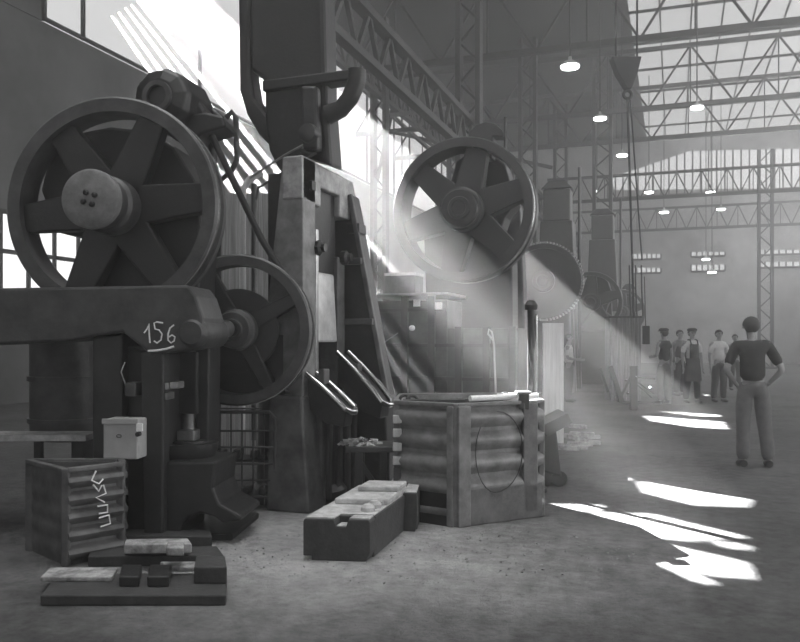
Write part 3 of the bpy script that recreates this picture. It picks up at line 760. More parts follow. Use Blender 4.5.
# tall dark post behind the bin
pp = CAM.dep(531, 305, 7.9)
tp = thing('tool_post', 'upright black post behind the scrap bin, its sunlit edge added as a bright rod', 'post', CAM, (pp.x, 7.9, 0))
MB().cyl((pp.x, 7.9, 0.03), (pp.x, 7.9, pp.z), .036, n=20).build('pole', 'black_iron', tp, smooth=True)
MB().cyl((pp.x+.055, 7.9, .9), (pp.x+.055, 7.9, pp.z-.1), .012, n=8).build('rod', 'polished_steel', tp, smooth=True)  # bright rod added to stand for the post's sunlit edge
MB().cyl((pp.x, 7.9, 0), (pp.x, 7.9, .04), .16, n=24).build('foot', 'iron', tp, smooth=True)
MB().lathe((pp.x, 7.9, pp.z), (0, 0, 1), [(.06, -.05), (.065, 0), (.04, .04), (.01, .05)], 20).build('cap', 'iron', tp, smooth=True)

# dark trolley half hidden behind the bin
g = CAM.dep(552, 486, 8.0)
tr = thing('small_trolley', 'low black trolley with tilted tray half hidden behind the bin', 'trolley', CAM, (g.x, 8.3, 0))
MB().prism([Vector((g.x-.15, 8.1, .18)), Vector((g.x+.12, 8.1, .10)), Vector((g.x+.06, 8.1, .62)), Vector((g.x-.15, 8.1, .62))], (0, .5, 0)).build('body', 'black_iron', tr, bevel=.02)
MB().prism([Vector((g.x-.12, 8.0, .62)), Vector((g.x+.16, 8.0, .76)), Vector((g.x+.21, 8.0, .66)), Vector((g.x-.05, 8.0, .52))], (0, .5, 0)).build('tray', 'grey_iron', tr, bevel=.01)
for dx in (-.05, .1):
    for dy in (8.15, 8.5): MB().lathe((g.x+dx, dy, .08), (0, 1, 0), [(.08, -.02), (.08, .02)], 20).build('wheel', 'iron', tr, smooth=True)
# bars of scrap on the floor right of the trolley
for i, (px, py, an, ln, zz0) in enumerate([(566,448,.5,.35,.0), (573,447,.3,.4,.0), (580,444,.7,.35,.0), (588,442,.2,.38,.0), (572,441,-.3,.4,.06), (582,438,.5,.36,.06), (590,437,.9,.3,.0), (578,434,.1,.3,.12)]):
    c0 = CAM.ground(px, py+2); d = Vector((math.cos(an-.9), math.sin(an-.9), 0))*ln/2
    lab = ['leftmost billet of the small pile beyond the bin', 'second billet from the left in the small pile', 'tilted billet in the middle of the small pile', 'billet at the front right of the small pile', 'billet laid across the left of the small pile', 'billet laid across the right of the small pile', 'short billet at the far right of the pile', 'topmost billet of the small pile'][i]
    o = MB().beam(c0-d+Vector((0, 0, .03+zz0)), c0+d+Vector((0, 0, .03+zz0)), .07, .06).build('billet', 'rubble', bevel=.01, fr=CAM, base=c0)
    tag(o, lab, 'billet', 'billets piled on the floor beyond the bin')

# ------------------------------------------------------------------ die blocks on the floor
fr = CAM
def die(name, label, outline, h, notch, stepz, frm=CAM):
    P = [frm.ground(px, py) for px, py in outline]
    c = sum(P, Vector((0, 0, 0)))/len(P)
    t = thing(name, label, 'die', frm, c)
    a, b, cc, d = P                              # front-left, front-right, back-right, back-left
    ex = (b-a); ey = (d-a)
    n1, n2, dn = notch
    up = Vector((0, 0, 1))
    prof = [a+ex*.13, a+ex*.13+up*.03, a+up*.03, a+up*(h-.02), a+ex*.02+up*h, a+ex*n1+up*h, a+ex*(n1+.04)+up*(h-dn), a+ex*(n2-.04)+up*(h-dn), a+ex*n2+up*h, b-ex*.02+up*h, b+up*(h-.02), b+up*.06, b-ex*.06]
    MB().prism(prof, ey*.14).build('block', 'die_side', t, bevel=.006)
    a2_ = a+ey*.12; b2_ = b+ey*.12
    MB().prism([a2_+ex*.02, a2_+up*h, b2_+up*h, b2_-ex*.02], ey*.88).build('rear_block', 'die_side', t, bevel=.006)
    return t, a, b, ex, ey, h
t, a, b, ex, ey, h = die('forging_die', 'heavy notched die block with dusty top, on the floor before the bin', [(303,560), (370,562), (418,527), (352,526)], .28, (.45, .68, .05), 0)
up = Vector((0, 0, 1))
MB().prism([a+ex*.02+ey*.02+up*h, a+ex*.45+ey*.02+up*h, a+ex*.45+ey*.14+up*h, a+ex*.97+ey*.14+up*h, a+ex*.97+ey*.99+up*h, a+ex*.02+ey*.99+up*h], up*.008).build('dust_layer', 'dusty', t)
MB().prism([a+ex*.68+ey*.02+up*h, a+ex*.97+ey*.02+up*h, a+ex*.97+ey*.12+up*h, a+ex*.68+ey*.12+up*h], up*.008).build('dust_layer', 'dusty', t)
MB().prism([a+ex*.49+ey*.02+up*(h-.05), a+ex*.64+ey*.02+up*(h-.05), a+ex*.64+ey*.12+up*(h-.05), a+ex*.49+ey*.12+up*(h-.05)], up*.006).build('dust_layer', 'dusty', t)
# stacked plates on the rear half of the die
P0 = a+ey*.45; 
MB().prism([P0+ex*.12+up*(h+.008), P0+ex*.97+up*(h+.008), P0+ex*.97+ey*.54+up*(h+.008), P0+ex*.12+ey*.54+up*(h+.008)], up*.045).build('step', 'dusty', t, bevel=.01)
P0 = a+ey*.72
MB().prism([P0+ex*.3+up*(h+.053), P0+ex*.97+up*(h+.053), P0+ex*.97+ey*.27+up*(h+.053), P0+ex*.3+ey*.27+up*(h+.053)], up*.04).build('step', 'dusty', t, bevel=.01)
for k in range(3):
    q = a+ex*(.8+.02*k)+ey*(.25+.12*k)+up*(h+.006)
    MB().lathe(q, (0, 0, 1), [(.05, 0), (.05, .03), (.03, .05)], 14).build('pin', 'dusty', t, smooth=True)
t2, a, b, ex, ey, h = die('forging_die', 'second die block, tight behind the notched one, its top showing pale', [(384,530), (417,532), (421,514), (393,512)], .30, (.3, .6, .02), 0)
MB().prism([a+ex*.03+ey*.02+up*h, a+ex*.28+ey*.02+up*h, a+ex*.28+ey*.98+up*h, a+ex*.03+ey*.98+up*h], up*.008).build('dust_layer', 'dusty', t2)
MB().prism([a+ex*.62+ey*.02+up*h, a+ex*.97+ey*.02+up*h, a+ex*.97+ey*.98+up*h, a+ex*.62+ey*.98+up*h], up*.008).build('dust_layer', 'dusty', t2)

gd = CAM.ground(470, 556)
heap('floor_debris', 'crumbs of scale strewn over the floor around the dies and the bin', 'debris', (gd.x-.35, gd.y+.1, .004), 1.5, .75, .004, 420, 'rubble', s=(.004, .014))
# ------------------------------------------------------------------ furnace enclosure behind the bin
fr = H
YE = 10.8
e0 = H.at(372, 294, YE); e1 = H.at(446, 294, YE)
zt3 = e0.z
fu = thing('furnace', 'long steel-clad furnace with framed panels behind the scrap bin', 'furnace', H, ((e0.x+e1.x)/2, YE+.5, 0))
MB().box(e0.x, e1.x, YE+.06, YE+.9, 0, zt3-.1).build('casing', 'grey_iron', fu, bevel=.01)
MB().box(e1.x, e1.x+1.0, YE+.06, YE+.9, 0, zt3-.5).build('low_casing', 'grey_iron', fu, bevel=.01)
MB().box(e0.x-.1, e1.x+.05, YE-.08, YE+.95, zt3-.04, zt3).build('top_plate', 'worn_steel', fu, bevel=.006)
for px in (372, 404, 431, 458, 486, 512):
    q = H.at(px, 300, YE); MB().box(q.x-.05, q.x+.05, YE, YE+.08, 0, zt3-(.04 if px < 445 else .48)).build('stanchion', 'iron', fu, bevel=.006)
for py in (310, 345, 378): 
    q = H.at(400, py, YE); MB().box(e0.x, e1.x+(0 if py < 330 else .95), YE+.02, YE+.07, q.z-.025, q.z+.025).build('cross_rail', 'iron', fu, bevel=.004)
for (px, py) in ((417, 303), (439, 306)):
    q = H.at(px, py, YE); MB().box(q.x-.05, q.x+.05, YE-.02, YE+.0, q.z-.05, q.z+.05).build('peep_plate', 'chalk', fu, bevel=.004)
q = H.at(412, 328, YE); MB().lathe((q.x, YE-.02, q.z), (0, 1, 0), [(.02, -.02), (.04, 0), (.04, .04)], 16).build('gauge', 'chalk', fu, smooth=True)
MB().tube([H.at(374, 339, YE-.03), H.at(382, 345, YE-.03), H.at(386, 341, YE-.03), H.at(398, 333, YE-.03)], .008, 6).build('pull_rod', 'worn_steel', fu)
MB().tube([H.at(496, 400, YE-.06), H.at(494, 345, YE-.06), H.at(492, 332, YE-.06), H.at(489, 329, YE-.06), H.at(488, 334, YE-.06), H.at(493, 340, YE-.06)], .014, 8).build('burner_pipe', 'pale_sheet', fu, smooth=True)
bq = H.at(385, 293, YE+.1); bq2 = H.at(415, 273, YE+.1)
wb = thing('tool_chest', 'box-shaped tool chest with pale lid on the furnace top', 'chest', H, (bq.x+.15, YE+.25, zt3))
MB().box(bq.x, bq2.x, YE+.1, YE+.5, zt3, bq2.z-.03).build('body', 'plate', wb, bevel=.01)
MB().box(bq.x-.01, bq2.x+.01, YE+.09, YE+.51, bq2.z-.03, bq2.z+.01).build('lid', 'dusty', wb, bevel=.008)

# ------------------------------------------------------------------ the row of presses along the aisle
def row_press(label, cx, cy, Y, Rpx_h, width, arch=True, spokes=6, phase=.3, body_px=None):
    c = H.at(cx, cy, Y); R = Rpx_h
    t = thing('power_press', label, 'press', H, (c.x, Y+.8, 0), 'power presses in a row along the aisle')
    wl = flywheel(t, H, c, R, R*.13, .45*R, R*.27, .12, spokes=spokes, mt='black_iron', rim_mt='iron', phase=phase, spoke_w=.34*R)
    z = c.z
    d = .45*R
    MB().prism([(c.x-.62*R, Y+d+.12, 0), (c.x+.62*R, Y+d+.12, 0), (c.x+.60*R, Y+d+.12, z-.45*R), (c.x+.42*R, Y+d+.12, z-.3*R), (c.x+.5*R, Y+d+.12, z-.05*R), (c.x+.66*R, Y+d+.12, z+.15*R), (c.x+.5*R, Y+d+.12, z+.7*R), (c.x+.16*R, Y+d+.12, z+1.0*R), (c.x-.22*R, Y+d+.12, z+.8*R), (c.x-.36*R, Y+d+.12, z+.3*R), (c.x-.72*R, Y+d+.12, z-.1*R)], (0, .5, 0)).build('side_frame', 'black_iron', t, bevel=.03)
    MB().prism([(c.x-.62*R, Y+d+1.5, 0), (c.x+.62*R, Y+d+1.5, 0), (c.x+.5*R, Y+d+1.5, z+.2*R), (c.x+.35*R, Y+d+1.5, z+.7*R), (c.x-.2*R, Y+d+1.5, z+.6*R), (c.x-.6*R, Y+d+1.5, z-.4*R)], (0, .35, 0)).build('side_frame', 'iron', t, bevel=.03)
    MB().cyl((c.x, Y-.02, z), (c.x, Y+d+1.9, z), .10*R+.02).build('crankshaft', 'worn_steel', t, smooth=True)
    MB().box(c.x-.25*R, c.x+.3*R, Y+d+.62, Y+d+1.5, z-1.1*R, z-.25*R).build('ram', 'iron', t, bevel=.02)
    MB().box(c.x-.55*R, c.x+.6*R, Y+d+.12, Y+d+1.85, 0, .75).build('bed', 'iron', t, bevel=.03)
    MB().cyl((c.x, Y+d+.02, z), (c.x, Y+d+.14, z), .2*R).build('bearing', 'iron', t, smooth=True)
    if arch:
        q = Vector((c.x+.27*R, Y+.35, z+R+.06))
        MB().prism([q+Vector(v_)*1.15 for v_ in ((-.25, 0, -.02), (-.23, 0, .07), (-.13, 0, .17), (0, 0, .2), (.13, 0, .17), (.23, 0, .07), (.25, 0, -.02), (.1, 0, .0), (.09, 0, -.3), (-.09, 0, -.3), (-.1, 0, 0))], (0, .3, 0)).build('motor_hood', 'black_iron', t, bevel=.015)
        MB().cyl(q+Vector((.3, .1, -.35)), q+Vector((.3, .1, .3)), .025, n=12).build('oil_pipe', 'iron', t, smooth=True)
    return t
row_press('largest row press, spoked flywheel high above the furnace in the sunbeam', 461, 209, 12.0, 1.12, 1)
t4 = row_press('second row press, its smaller wheel just beyond the largest flywheel', 543, 281, 21, .99, 1, arch=False, spokes=0)
c4 = H.at(543, 281, 21)
mm = MB()
for k in range(72):
    a_ = 2*PI*k/72; e = Vector((math.cos(a_), 0, math.sin(a_)))
    mm.beam(c4+e*.98+Vector((0, .1, 0)), c4+e*1.04+Vector((0, .1, 0)), .2, .035)
mm.build('gear_teeth', 'worn_steel', t4)
MB().ring(c4, (0, 1, 0), .2, .9, .08, .13).build('gear_web', 'black_iron', t4, smooth=True)
t5 = row_press('third row press, plain round wheel in the second shaft of sunlight', 591, 302, 26.4, .98, 1, arch=False, spokes=5)
t6 = row_press('fourth row press, farthest and dim behind the grey cabinet', 622, 312, 37, 1.0, 1, arch=True, spokes=5)

# two dark press towers rising behind the row
for i, (px, Y, w_, zt5) in enumerate([(556, 24.6, 1.15, 6.1), (602, 33, 1.2, 6.5)]):
    q = H.at(px, 300, Y)
    t = thing('hammer_tower', ['dark hammer tower with small hood, rising left of the far wheels', 'broad dark hammer tower rising before the end wall windows'][i], 'hammer', H, (q.x, Y, 0))
    MB().prism([(q.x-w_*.6, Y, 0), (q.x+w_*.6, Y, 0), (q.x+w_*.42, Y, zt5-1), (q.x-w_*.42, Y, zt5-1)], (0, .9, 0)).build('frame', 'iron', t, bevel=.03)
    MB().box(q.x-w_*.36, q.x+w_*.36, Y+.1, Y+.8, zt5-1, zt5).build('cylinder', 'iron', t, bevel=.05)
    MB().prism([(q.x-w_*.42, Y+.05, zt5), (q.x+w_*.42, Y+.05, zt5), (q.x+w_*.2, Y+.05, zt5+.25), (q.x-w_*.2, Y+.05, zt5+.25)], (0, .8, 0)).build('hood', 'iron', t, bevel=.03)
    MB().cyl((q.x+w_*.6, Y+.1, 0), (q.x+w_*.6, Y+.1, zt5+.6), .05, n=12).build('steam_pipe', 'iron', t, smooth=True)
    MB().box(q.x-w_*.5, q.x+w_*.5, Y-.05, Y, 2.4, 2.6).build('cross_rail', 'worn_steel', t, bevel=.01)

# pale screen sheets and striped cabinet
q = CAM.dep(552, 330, 11.5)
o = MB().box(q.x-.13, q.x+.17, 11.5, 11.56, .0, q.z+.1).build('sheet_screen', 'pale_sheet', bevel=.005, fr=CAM, base=(q.x, 11.5, 0)); tag(o, 'narrow pale sheet screen standing beyond the black post', 'screen')
q = CAM.dep(610, 318, 19.4); q2 = CAM.dep(641, 400, 19.4)
cb = thing('steel_cabinet', 'tall grey cabinet of vertical corrugated sheet beside the workers', 'cabinet', CAM, ((q.x+q2.x)/2, 19.6, 0))
m = MB(); nst = 16
prof = []
for i in range(nst+1):
    x = q.x+(q2.x-q.x)*i/nst; prof.append((x, 19.4+(.03 if i % 2 else 0)))
prof += [(q2.x, 19.9), (q.x, 19.9)]
m.prism([Vector((x, y, 0)) for x, y in prof], (0, 0, q.z)); m.build('body', 'striped_sheet', cb)
MB().box(q.x-.03, q2.x+.03, 19.37, 19.93, q.z, q.z+.05).build('lid', 'iron', cb, bevel=.01)
for px in (631, 637, 643):
    a_ = CAM.dep(px, 318, 19.6)
    MB().tube([Vector((a_.x, 19.6, q.z+.05)), Vector((a_.x-.03, 19.6, q.z+.7)), Vector((a_.x-.04, 19.6, q.z+1.3))], .02, 8).build('conduit', 'iron', cb, smooth=True)
q3 = CAM.dep(647, 335, 19.0)
o = MB().box(q3.x-.07, q3.x+.07, 19.0, 19.15, q3.z-.22, q3.z+.22).build('control_box', 'black_iron', bevel=.01, fr=CAM, base=q3); tag(o, 'small black control box hanging beside the grey cabinet', 'control box')
MB().cyl((q3.x, 19.1, q3.z+.2), (q3.x-.03, 19.1, q3.z+1.4), .012, n=8).build('hanger', 'iron', o)

# wheeled frame with shiny bolt heads before the cabinet
g = CAM.ground(628, 410); Dg = g.y
hc = thing('hand_barrow', 'dark angular barrow frame with shining bolt heads beside the cabinet', 'barrow', CAM, g)
def cg(px, py, D=Dg): return CAM.dep(px, py, D)
MB().beam(cg(618, 402), cg(634, 370), .05, .05).build('strut', 'iron', hc)
MB().beam(cg(610, 366), cg(622, 402), .09, .09).build('strut', 'iron', hc)
MB().beam(cg(600, 368), cg(608, 392), .05, .05).build('strut', 'iron', hc)
MB().box(cg(630, 402).x, cg(637, 402).x, Dg-.05, Dg+.05, 0, cg(630, 366).z).build('upright', 'black_iron', hc, bevel=.008)
for (a_, b_) in (((632, 377), (655, 379)), ((636, 384), (652, 398)), ((634, 380), (654, 394)), ((622, 403), (660, 404))):
    MB().beam(cg(*a_), cg(*b_), .03, .03).build('bar', 'grey_iron', hc)
for p_ in ((626, 380), (628, 393), (636, 377), (651, 388)):
    c0 = cg(*p_, Dg-.06); MB().lathe(c0, (0, 1, 0), [(.01, -.03), (.03, -.02), (.035, .02)], 14).build('bolt_head', 'polished_steel', hc, smooth=True)

# ------------------------------------------------------------------ pendant lamps
def lamp(px, py, D, r, label, stem=1.0):
    c = CAM.dep(px, py, D)
    t = thing('pendant_lamp', label, 'lamp', CAM, c, 'pendant lamps hanging under the roof')
    MB().lathe(c, (0, 0, 1), [(r, 0), (r*.96, .04), (r*.5, r*.45), (r*.2, r*.6), (r*.16, r*.95)], 28).build('shade', 'enamel', t, smooth=True)
    MB().lathe(c, (0, 0, 1), [(r*.9, -.05), (r*.93, -.012), (r*.3, -.004)], 24).build('bulb', 'lamp_glow', t, smooth=True)
    MB().cyl(c+Vector((0, 0, r*.8)), (c.x, c.y, ZR), .02, n=8).build('stem', 'truss_steel', t)
for px, py, D, r, lb in [(570,66,22,.27,'pendant lamp highest in the picture, over the largest flywheel'),
    (600,118,26,.22,'pendant lamp below and right of the highest lamp, left of the crane hook'),
    (622,155,31,.22,'pendant lamp beside the crane cable near the left end of the long window'),
    (697,107,24,.20,'shaded pendant lamp on a long stem before the glazed roof'),
    (649,192,38,.22,'pendant lamp under the left end of the long window'),
    (711,192,38,.25,'pendant lamp under the right half of the long window'),
    (597,191,38,.12,'smallest pendant lamp, left of the long window'),
    (664,212,42,.26,'dim pendant lamp between the truss bands, left one'),
    (721,209,42,.24,'dim pendant lamp between the truss bands, right one'),
    (706,259,42,.22,'low pendant lamp between the two middle window bands'),
    (712,272,40,.22,'lowest pendant lamp, just under the middle window bands')]:
    lamp(px, py, D, r, lb)

# crane hook block
ck = CAM.dep(629, 93, 15)
kt = thing('crane_hook', 'dark triangular hook block hanging with its cables over the aisle', 'crane hook', CAM, ck)
def cd(px, py, D=15): return CAM.dep(px, py, D)
MB().prism([cd(612, 56), cd(642, 56), cd(638, 72), cd(632, 88), cd(628, 88), cd(618, 72)], (0, .25, 0)).build('block', 'truss_steel', kt, bevel=.02)
MB().tube(arc(ck+Vector((0, .1, 0)), .075, -PI*.5, PI*1.45, 18, (1, 0, 0), (0, 0, 1)), .03, 10).build('hook', 'truss_steel', kt, smooth=True)
for dx in (-.2, .2): MB().cyl(cd(628, 60)+Vector((dx, .1, 0)), Vector((cd(628, 60).x+dx, 15.1, ZR)), .02, n=8).build('cable', 'truss_steel', kt)
ca = tag(MB().cyl(ck+Vector((-.0, .1, -.08)), CAM.dep(634, 318, 15.1), .022, n=8).build('sling_rope', 'truss_steel', fr=CAM, base=ck), 'left of the two thin ropes hanging down from the crane hook', 'rope')
ca = tag(MB().cyl(ck+Vector((.07, .16, -.08)), CAM.dep(642, 260, 15.4), .016, n=8).build('sling_rope', 'truss_steel', fr=CAM, base=ck), 'right of the two thin ropes hanging down from the crane hook', 'rope')

# ------------------------------------------------------------------ people
def skin_obj(name, nodes, links, material, parent, sub=1, mats=None):
    names = list(nodes); idx = {k: i for i, k in enumerate(names)}
    me = bpy.data.meshes.new(name)
    me.from_pydata([nodes[k][0] for k in names], [(idx[a], idx[b]) for a, b in links], [])
    o = bpy.data.objects.new(name, me); col.objects.link(o)
    bpy.context.view_layer.objects.active = o
    md = o.modifiers.new('skin', 'SKIN'); md.use_smooth_shade = True; md.branch_smoothing = .4
    for k in names:
        sv = me.skin_vertices[0].data[idx[k]]; r = nodes[k][1]
        sv.radius = (r, r) if not isinstance(r, tuple) else r
        sv.use_root = False
    me.skin_vertices[0].data[0].use_root = True
    sb_ = o.modifiers.new('sub', 'SUBSURF'); sb_.levels = sub; sb_.render_levels = sub
    dg = bpy.context.evaluated_depsgraph_get(); ev = o.evaluated_get(dg)
    nm = bpy.data.meshes.new_from_object(ev); o.modifiers.clear(); o.data = nm
    nm.materials.clear(); nm.materials.append(M[material])
    for p in nm.polygons: p.use_smooth = True
    o.parent = parent; ORIG[o.name] = ORIG[parent.name]
    return o

def person(label, g, D, face, H_=1.72, arms='down', top='white_cloth', legs='khaki_cloth', sleeves='short', apron=False, bib=False, cap=False, stance=.11, lean=0, group=None, bulk=1.0, turn=0):
    """g: ground point (frame coords of CAM), face: heading (0 = toward the camera, PI = away)"""
    s = H_/1.72
    t = bpy.data.objects.new('person', None); col.objects.link(t)
    t.location = CAM.world(g); t.rotation_euler = (0, 0, CAM.rz+face)
    t['label'] = label; t['category'] = 'person'
    if group: t['group'] = group
    ORIG[t.name] = (CAM, Vector((0, 0, 0)))
    V = lambda x, y, z: Vector((x*s, y*s, z*s))
    J = {'pelvis': V(0, 0, .96), 'waist': V(0, .005, 1.10), 'chest': V(0, .01, 1.29), 'upper': V(0, .01, 1.40), 'neck0': V(0, .012, 1.47), 'neck': V(0, 0, 1.52),
         'jaw': V(math.sin(turn)*.03, -.025, 1.575), 'head': V(0, -.005, 1.635), 'crown': V(0, .005, 1.685)}
    R = {'pelvis': .082, 'waist': .098, 'chest': .12, 'upper': .10, 'neck0': .06, 'neck': .052, 'jaw': .058, 'head': .082, 'crown': .062}
    for sg, n in ((-1, 'l'), (1, 'r')):
        J['sh'+n] = V(sg*.175, .01, 1.405); R['sh'+n] = .068
        pose = arms[0 if sg < 0 else 1] if isinstance(arms, (tuple, list)) else arms
        if pose == 'down': el, wr, pa = V(sg*.225, .02, 1.12), V(sg*.235, -.03, .87), V(sg*.235, -.05, .79)
        elif pose == 'hip': el, wr, pa = V(sg*.31, .07, 1.13), V(sg*.205, -.02, .99), V(sg*.165, -.05, .945)
        elif pose == 'fold': el, wr, pa = V(sg*.24, -.04, 1.15), V(sg*.05, -.2, 1.16), V(sg*-.04, -.2, 1.18)
        elif pose == 'front': el, wr, pa = V(sg*.23, .0, 1.13), V(sg*.14, -.22, 1.08), V(sg*.10, -.29, 1.08)
        J['el'+n] = el; R['el'+n] = .043; J['ua'+n] = J['sh'+n].lerp(el, .45); R['ua'+n] = .05
        J['wr'+n] = wr; R['wr'+n] = .028; J['fa'+n] = el.lerp(wr, .35); R['fa'+n] = .041; J['pa'+n] = pa; R['pa'+n] = .032
        J['hi'+n] = V(sg*.085, .0, .90); R['hi'+n] = .06
        J['th'+n] = V(sg*(.09+stance*.25), -.005, .72); R['th'+n] = .066
        J['kn'+n] = V(sg*(.09+stance*.5), -.015, .50); R['kn'+n] = .058
        J['ca'+n] = V(sg*(.09+stance*.75), .015, .34); R['ca'+n] = .056
        J['an'+n] = V(sg*(.09+stance), .02, .09); R['an'+n] = .040
        J['he'+n] = V(sg*(.09+stance), .03, .045); R['he'+n] = .04
        J['to'+n] = V(sg*(.10+stance), -.13, .032); R['to'+n] = .030
    sway = Vector((lean*s, 0, 0))
    for k in J:
        z = J[k].z/(1.72*s); J[k] = J[k] + sway*max(0, z-.1)
    core = ['pelvis', 'waist', 'chest', 'upper', 'neck0', 'neck', 'jaw', 'head', 'crown']
    links = list(zip(core, core[1:]))
    nodes = {k: (J[k], R[k]*s*(bulk if k in ('pelvis', 'waist', 'chest') else 1)) for k in core}
    def chain(ns, rs=1.0):
        for a_, b_ in zip(ns, ns[1:]):
            links.append((a_, b_))
        for a_ in ns[1:]:
            nodes[a_] = (J[a_], R[a_]*s)
    for n in 'lr':
        chain(['upper', 'sh'+n, 'ua'+n, 'el'+n, 'fa'+n, 'wr'+n, 'pa'+n])
        chain(['pelvis', 'hi'+n, 'th'+n, 'kn'+n, 'ca'+n, 'an'+n, 'he'+n]); chain(['he'+n, 'to'+n])
        # fingers leave the palm
        d = (J['pa'+n]-J['wr'+n]).normalized(); fw = Vector((0, -1, 0)) if abs(d.y) < .7 else Vector((0, 0, 1))
        side = (fw - d*fw.dot(d)).normalized(); pal = d.cross(side)
        for i, (o_, ln) in enumerate(((.024, .075), (.008, .085), (-.008, .08), (-.024, .06))):
            b0_ = J['pa'+n]+side*o_*s+d*.015*s; k1, k2, k3 = 'f%d%sa' % (i, n), 'f%d%sb' % (i, n), 'f%d%sc' % (i, n)
            sg = 1 if n == 'l' else -1
            nodes[k1] = (b0_+d*.02*s, .0095*s); nodes[k2] = (b0_+d*(.02+ln*.5)*s+pal*.008*s*sg, .0085*s); nodes[k3] = (b0_+d*(.02+ln*.9)*s+pal*.024*s*sg, .0075*s)
            links += [('pa'+n, k1), (k1, k2), (k2, k3)]
        k1, k2 = 't1'+n, 't2'+n
        b0_ = J['wr'+n].lerp(J['pa'+n], .6)
        nodes[k1] = (b0_+side*.04*s+d*.015*s, .011*s); nodes[k2] = (b0_+side*.055*s+d*.055*s, .009*s)
        links += [('wr'+n, k1), (k1, k2)]
    body = skin_obj('body', nodes, links, 'skin', t, 1)
    # nose, ears, eyes
    hd = nodes['head'][0]
    MBx = lambda: MB()
    def child(mb, name, material, smooth=True):
        o = mb.build(name, material, t, smooth=smooth); return o
    child(MB().tube([hd+V(0, -.075, .012), hd+V(0, -.098, -.018), hd+V(0, -.078, -.028)], [.008*s, .013*s, .006*s], 8), 'nose', 'skin')
    for sg in (-1, 1):
        child(MB().lathe(hd+V(sg*.08, .005, -.012), (sg, 0, .1), [(.012*s, -.004), (.022*s, .004), (.02*s, .012), (.006*s, .014)], 10), 'ear', 'skin')
        child(MB().lathe(hd+V(sg*.03, -.077, .01), (0, -1, 0), [(.012*s, -.006), (.009*s, .004), (.003*s, .006)], 8), 'eye', 'hair')
    child(MB().tube([hd+V(-.022, -.072, -.05), hd+V(0, -.08, -.05), hd+V(.022, -.072, -.05)], .005*s, 6), 'mouth', 'hair')
    # hair or cap
    m = MB(); n1, n2 = 20, 8; vs = []; fs = []
    cc = hd+V(0, .012, .012)
    for j in range(n2+1):
        for i in range(n1):
            a_ = 2*PI*i/n1; fy = math.sin(a_)                  # fy>0: back of the head
            low = -1.05 if fy > .2 else (-.1 if fy > -.4 else .42)
            ph = low+(PI/2-low)*j/n2
            vs.append(cc+Vector((math.cos(a_)*math.cos(ph)*.096*s, math.sin(a_)*math.cos(ph)*.104*s, math.sin(ph)*.10*s)))
    for j in range(n2):
        for i in range(n1): fs.append([j*n1+i, j*n1+(i+1) % n1, (j+1)*n1+(i+1) % n1, (j+1)*n1+i])
    m.add(vs, fs); child(m, 'hair', 'hair')
    if cap:
        child(MB().lathe(hd+V(0, .0, .05), (0, 0, 1), [(.1*s, 0), (.115*s, .015), (.112*s, .045), (.07*s, .07), (.02*s, .075)], 24), 'cap', 'dark_cloth')
        child(MB().prism([hd+V(-.07, -.08, .052), hd+V(.07, -.08, .052), hd+V(.045, -.145, .042), hd+V(-.045, -.145, .042)], (0, 0, .012)), 'cap_peak', 'dark_cloth')
    # trousers
    nd = {'pelvis': (J['pelvis']-V(0, 0, .03), .150*s*bulk)}; lk = []
    nd['belt'] = (J['waist']-V(0, 0, .075), .136*s*bulk); lk.append(('pelvis', 'belt'))
    for n in 'lr':
        for k, r in (('hi', .112), ('th', .104), ('kn', .088), ('ca', .084), ('an', .078)):
            nd[k+n] = (J[k+n], r*s)
        nd['an'+n] = (J['an'+n]-V(0, 0, .02), .078*s)
        lk += [('pelvis', 'hi'+n), ('hi'+n, 'th'+n), ('th'+n, 'kn'+n), ('kn'+n, 'ca'+n), ('ca'+n, 'an'+n)]
    skin_obj('trousers', nd, lk, legs, t, 1)
    # shirt
    nd = {'waist': (J['waist']-V(0, 0, .135), .148*s*bulk), 'mid': (J['waist']+V(0, 0, .04), .137*s*bulk), 'chest': (J['chest'], .150*s*bulk), 'upper': (J['upper'], .132*s), 'neck0': (J['neck0']-V(0, 0, .005), .080*s)}
    lk = [('waist', 'mid'), ('mid', 'chest'), ('chest', 'upper'), ('upper', 'neck0')]
    for n in 'lr':
        nd['sh'+n] = (J['sh'+n], .088*s); nd['ua'+n] = (J['ua'+n], .068*s); lk += [('upper', 'sh'+n), ('sh'+n, 'ua'+n)]
        if sleeves != 'none':
            nd['sl'+n] = (J['ua'+n].lerp(J['el'+n], .75), .064*s); lk += [('ua'+n, 'sl'+n)]
        if sleeves == 'long':
            nd['el'+n] = (J['el'+n], .056*s); nd['fa'+n] = (J['fa'+n], .052*s); nd['wr'+n] = (J['wr'+n], .040*s)
            lk += [('sl'+n, 'el'+n), ('el'+n, 'fa'+n), ('fa'+n, 'wr'+n)]
    skin_obj('shirt', nd, lk, top, t, 1)
    for n in 'lr':
        m = MB().tube([J['he'+n]+V(0, .04, .0), J['he'+n]+V(0, 0, .005), J['to'+n]+V(0, .03, .005), J['to'+n]+V(0, -.02, -.002)], [.042*s, .046*s, .04*s, .026*s], 12)
        o = child(m, 'shoe', 'shoe')
    if apron:
        # bib apron wrapped round the front of the body
        for (z0, z1, r0, r1, a_) in ((.52, 1.05, .21, .165, 1.25), (1.05, 1.38, .165, .15, .75)):
            vs = []; fs = []; n1 = 14
            for zi, rr in ((z0, r0), (z1, r1)):
                for i in range(n1+1):
                    an = -PI/2-a_+2*a_*i/n1
                    vs.append(V(math.cos(an)*rr*1.05, math.sin(an)*rr, zi)+sway*.6)
            for i in range(n1): fs.append([i, i+1, n1+2+i, n1+1+i])
            o = child(MB().add(vs, fs), 'apron', 'apron_cloth')
            so2 = o.modifiers.new('solid', 'SOLIDIFY'); so2.thickness = .012
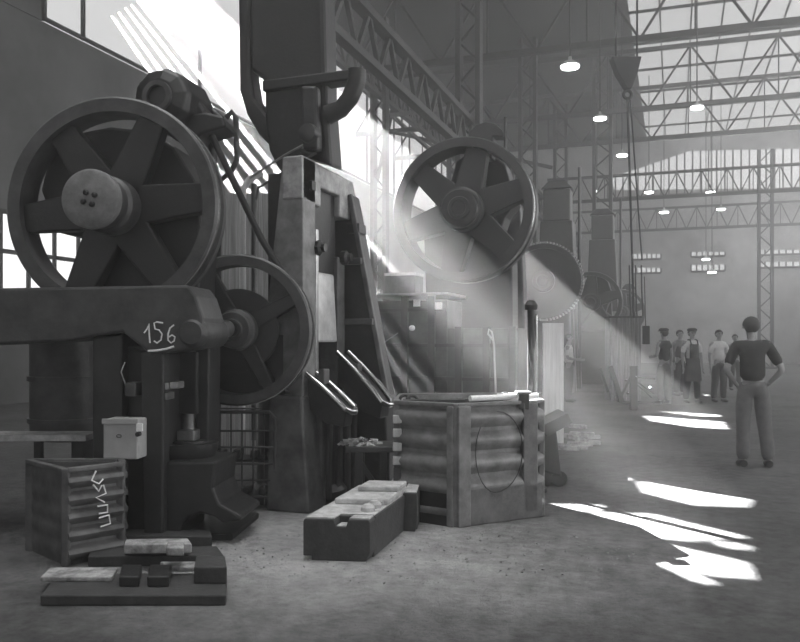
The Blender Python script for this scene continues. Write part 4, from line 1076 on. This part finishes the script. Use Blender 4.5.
        for sg in (-1, 1):
            child(MB().tube([V(sg*.08, -.14, 1.37)+sway*.8, V(sg*.085, -.085, 1.475)+sway*.85, V(sg*.07, .05, 1.49)+sway*.85, V(sg*.03, .16, 1.33)+sway*.8], .016*s, 8), 'strap', 'apron_cloth')
    if bib:
        for sg in (-1, 1):
            child(MB().tube([V(sg*.08, -.155, 1.15), V(sg*.10, -.15, 1.32), V(sg*.09, -.06, 1.49), V(sg*.09, .07, 1.49), V(sg*.07, .165, 1.3), V(sg*.05, .15, 1.1)], .02*s, 8), 'strap', 'dark_cloth')
    return t

def gnd(px, py): return CAM.ground(px, py)
g = gnd(755, 467)
person('man seen from behind in dark shirt, hands on hips, at the right edge', g, g.y, PI-.15, 1.74, ('hip', 'hip'), 'dark_cloth', 'khaki_cloth', 'short', stance=.05, bulk=1.12, lean=.05)
g = gnd(664, 404)
person('worker in dark vest turned away with bare pale arms, leftmost of the standing group', g, g.y, PI+.5, 1.72, ('down', 'front'), 'dark_cloth', 'khaki_cloth', 'none', stance=.05, cap=True)
g = gnd(692, 403)
person('worker in a long dark bib apron facing the camera, capped, arms down', g, g.y, .1, 1.72, 'down', 'white_cloth', 'dark_cloth', 'short', apron=True, cap=True, stance=.05)
g = gnd(719, 402)
person('worker in a white shirt and dark trousers, standing right of the aproned man', g, g.y, .1, 1.70, 'down', 'white_cloth', 'dark_cloth', 'short', stance=.03)
g = gnd(680, 396)
person('worker half hidden behind the vest and apron men, only his head showing', g, g.y, .4, 1.72, 'down', 'khaki_cloth', 'dark_cloth', 'long', stance=.03)
g = gnd(735, 390)
person('dim man standing farthest back, between white shirt and nearest man', g, g.y, 0, 1.62, 'down', 'khaki_cloth', 'dark_cloth', 'long', stance=.03)
g = gnd(569, 402)
person('small distant worker in a white shirt among the far presses', g, g.y, 1.2, 1.6, 'front', 'white_cloth', 'khaki_cloth', 'short', stance=.03)

# ------------------------------------------------------------------ output look
vs_ = sc.view_settings; vs_.view_transform = 'Standard'; vs_.look = 'None'; vs_.gamma = 1; vs_.use_curve_mapping = False
vs_.exposure = .95
sc.cycles.max_bounces = 6; sc.cycles.diffuse_bounces = 3; sc.cycles.glossy_bounces = 2; sc.cycles.volume_bounces = 1
sc.cycles.sample_clamp_indirect = 4
sc.cycles.use_denoising = True
